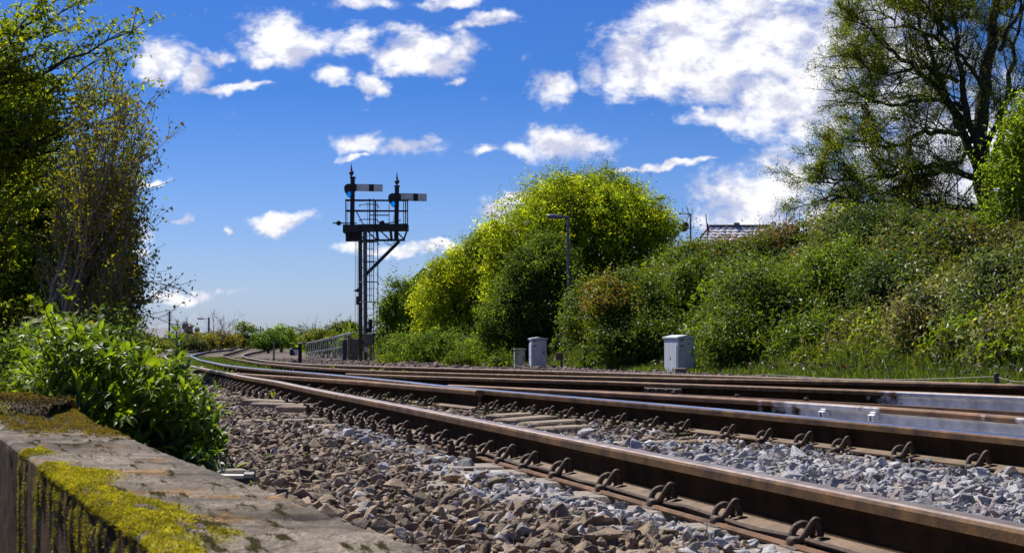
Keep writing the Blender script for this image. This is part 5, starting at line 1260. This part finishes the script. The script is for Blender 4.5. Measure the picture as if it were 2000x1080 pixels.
for x, yt in ((1536, 412), (1561, 411)):
    Y = 62; b = at(x, 450, Y); mb = MB(); mb.tube(np.array([(b[0], Y, float(terr(b[0], Y))), at(x, yt, Y)]), [.03, .012], 5); tag(mb.build('mast', [M_dark]), ('left' if x < 1550 else 'right')+' one of two thin distant masts between the tiled roof and the tall tree', 'mast')
def gable():
    Y = 95; c = at(835, 527, Y); g = float(gz(Y)); s = Y/F; t = thing('house', 'house gable peak poking up behind the willow clump', 'house', (c[0], Y, g)); mb = MB(); mb.prism([(-60*s, -60*s), (60*s, -60*s), (0, 0)], c, (1, 0, 0), (0, 0, 1), (0, 1, 0), 8); mb.build('roof', [M_slate], t); mb = MB(); zt = c[2]-60*s; mb.box((c[0], Y, (zt+g)/2), (110*s, 7.6, zt-g)); mb.build('wall', [M_brick], t)
gable()
# ---------------------------------------------------------------- far background
FH = 'distant houses beyond the bend'
def far_house(x0, x1, yr, ye, Y, lab, mr, mw, chim=(), hip=0.0):
    a = at(x0, yr, Y); b = at(x1, yr, Y); e = at(x0, ye, Y); g = float(gz(Y)); W = b[0]-a[0]; t = thing('house', lab, 'house', ((a[0]+b[0])/2, Y, g), FH)
    mb = MB(); h = hip*W; dp = 4
    v = [(a[0]+h, Y+dp, a[2]), (b[0]-h, Y+dp, a[2]), (a[0]-.3, Y-.3, e[2]), (b[0]+.3, Y-.3, e[2]), (a[0]-.3, Y+2*dp+.3, e[2]), (b[0]+.3, Y+2*dp+.3, e[2])]
    mb.add(v, [(2, 3, 1, 0), (5, 4, 0, 1), (4, 2, 0), (3, 5, 1), (2, 4, 5, 3)]); r = mb.build('roof', [mr], t)
    mb = MB(); mb.box(((a[0]+b[0])/2, Y+dp, (g+e[2])/2-.01), (W, 2*dp, e[2]-g)); mb.build('wall', [mw], t)
    for k in range(max(2, int(W/3))):
        xx = a[0]+W*(k+.5)/max(2, int(W/3)); mb = MB(); mb.box((xx, Y-.02, e[2]-1.2), (1.1, .1, 1.2)); f = mb.build('window', [M_white], t); mb = MB(); mb.box((xx, Y-.08, e[2]-1.2), (.9, .04, 1.0)); mb.build('pane', [M_glassd], f)
    for cx, cy0, w in chim:
        c = at(cx, cy0, Y+dp); mb = MB(); mb.box((c[0], Y+dp, (c[2]+e[2])/2), (w, .8, c[2]-e[2]), bev=.03); mb.box((c[0], Y+dp, c[2]), (w*1.15, .95, .14))
        for q in (-.25, .25): mb.lathe([(.12, .05), (.14, .3), (.10, .42)], (c[0]+q*w, Y+dp, c[2]), sides=8)
        mb.build('chimney', [M_brick], r)
far_house(258, 356, 640, 660, 260, 'pale house with a long lilac-grey roof left of the rail bend', M_pantile, M_wallw, [(370-8, 633, .9)], .05)
far_house(362, 392, 650, 660, 285, 'small far house with brick chimneys beside the distant street lamp', M_brick, M_brick, [(370, 638, 1.1), (385, 643, .8)], .2)
far_house(560, 600, 668, 676, 240, 'tiny far roof half hidden by the distant hedge', M_slate, M_wallw, [], .1)
def tower():
    Y = 255; a = at(243, 609, Y); b = at(263, 609, Y); g = float(gz(Y)); W = b[0]-a[0]; c = (a[0]+b[0])/2; t = thing('house', 'square pale tower-like building at the edge of the dark evergreen', 'building', (c, Y, g), FH)
    mb = MB(); mb.box((c, Y, (g+a[2])/2), (W, 3.0, a[2]-g)); mb.build('wall', [M_wallw], t); mb = MB(); mb.box((c, Y, a[2]+.1), (W*1.08, 3.3, .3)); mb.build('parapet', [M_conc], t)
    for k in range(3): mb = MB(); mb.box((c+.1, Y-1.52, a[2]-1.0-k*1.5), (.6, .08, .8)); mb.build('window', [M_glassd], t)
tower()
def utility():
    Y = 200; p = at(331, 607, Y); g = float(gz(Y)); t = thing('telegraph_pole', 'tall wooden telegraph pole with crossarms above the far roofs', 'telegraph pole', (p[0], Y, g)); mb = MB(); mb.tube(np.array([(p[0], Y, g), p]), [.15, .10], 8); mb.build('pole', [M_dark], t)
    mb = MB()
    for k in range(4): c = at(331, 611+k*4.5, Y); mb.bar(c+np.array([-.35, 0, 0]), c+np.array([.35, 0, 0]), .07, .07)
    mb.build('crossarm', [M_dark], t)
    mb = MB()
    for k in range(5):
        a = at(331, 611+k*4, Y)
        for (ex, ey, Ye) in ((262, 620+k*4.0, 250), (366, 636+k*2.0, 240)):
            e = at(ex, ey, Ye); pts = [a+(e-a)*f+np.array([0, 0, -.25*math.sin(math.pi*f)]) for f in np.linspace(0, 1, 8)]; mb.tube(np.array(pts), .018, 3)
    mb.build('wire', [M_dark], t)
    Y = 210; p = at(408, 620, Y); g = float(gz(Y)); t = thing('street_lamp', 'far street lamp with its arm pointing left over the distant hedge', 'street lamp', (p[0], Y, g)); mb = MB(); mb.tube(np.array([(p[0], Y, g), p]), [.16, .12], 6); mb.build('column', [M_dark], t); mb = MB(); mb.tube(np.array([at(408, 622, Y), at(398, 622.5, Y)]), .05, 5); mb.build('arm', [M_galvd], t); mb = MB(); mb.tube(np.array([at(398, 622.5, Y), at(386, 622.5, Y)]), [.10, .14], 6); mb.build('lamp_head', [M_galv], t)
    Y = 190; p = at(509, 637, Y); g = float(gz(Y)); mb = MB(); mb.tube(np.array([(p[0], Y, g), p]), [.12, .08], 6); tag(mb.build('telegraph_pole', [M_dark]), 'short distant pole rising out of the far hedge', 'pole')
utility()
FT = 'distant hedge trees beyond the bend'
far = [(292,674,34,14,[(.06,.075,.025)],'grey-green bush under the telegraph pole'), (372,672,34,16,[(.06,.065,.03),(.05,.06,.03)],'dull olive bush behind the top of the foreground shoot'), (395,667,26,16,[(.10,.10,.015)],'brown-tinged gorse bush below the far street lamp'),
 (430,662,36,18,[(.12,.10,.02),(.07,.08,.02)],'yellow-brown gorse bush at the bend'), (478,652,24,24,[(.10,.12,.04),(.06,.09,.03)],'roundish pale-leaved tree at the bend'), (525,662,34,20,[(.05,.09,.02)],'dark green bush right of the roundish tree'),
 (550,655,26,22,[(.09,.14,.02)],'bright green bush behind the marker post'), (585,660,36,20,[(.045,.08,.02)],'mid-green bush behind the ground signal'), (630,662,40,20,[(.08,.12,.02),(.10,.11,.03)],'olive bush behind the left part of the railing'),
 (655,650,24,20,[(.06,.08,.03)],'dull bush behind the middle of the railing'), (680,648,22,22,[(.06,.08,.02)],'taller bush just left of the signal post'), (640,672,50,18,[(.10,.15,.02)],'sunny low bush seen through the railing'), (690,670,30,24,[(.08,.12,.02)],'leafy bush behind the gate pier')]
for i, (x, y, rx_, ry_, cols, lab) in enumerate(far):
    Yb = 105+((i*37) % 30) if x < 600 else 80+((i*13) % 12)
    e = [ell(x, y, rx_, ry_, Yb), ell(x-rx_*.5, y+ry_*.4, rx_*.6, ry_*.6, Yb), ell(x+rx_*.5, y+ry_*.3, rx_*.6, ry_*.7, Yb)]
    bushy('far_bush', lab, 'bush', e, 190, 28, .26, .13, cols, FT, .05, nst=3, shell=.4, clvar=.3, shoots=.35)
for (px, Yb, h, lab) in ((425, 125, 3.3, 'bare-branched sapling above the gorse at the bend'), (652, 92, 2.0, 'bare twiggy bush poking above the railing'), (600, 110, 2.2, 'thin leafless twigs in the far hedge'), (350, 120, 2.6, 'small leafless twigs beside the pale house')):
    twiggy('bare_shrub', lab, gnd(px, Yb), 6, h, .35, M_twig, grp='bare twiggy shrubs', r0=.03)
# hedge mass along the horizon
mb = MB(); els = [ell(x, 672, 60, 9, 170, 3) for x in range(240, 760, 45)]+[ell(x, 668, 90, 11, 300, 3) for x in range(-200, 900, 120)]
els = [(c, r) for c, r in els]
clumps(mb, els, 900, 26, .7, .36, [(.05, .075, .02), (.07, .09, .03), (.04, .06, .02)], shoots=0); tag(mb.build('far_woods', [M_leaf]), 'low line of distant woodland on the horizon', kind='stuff')
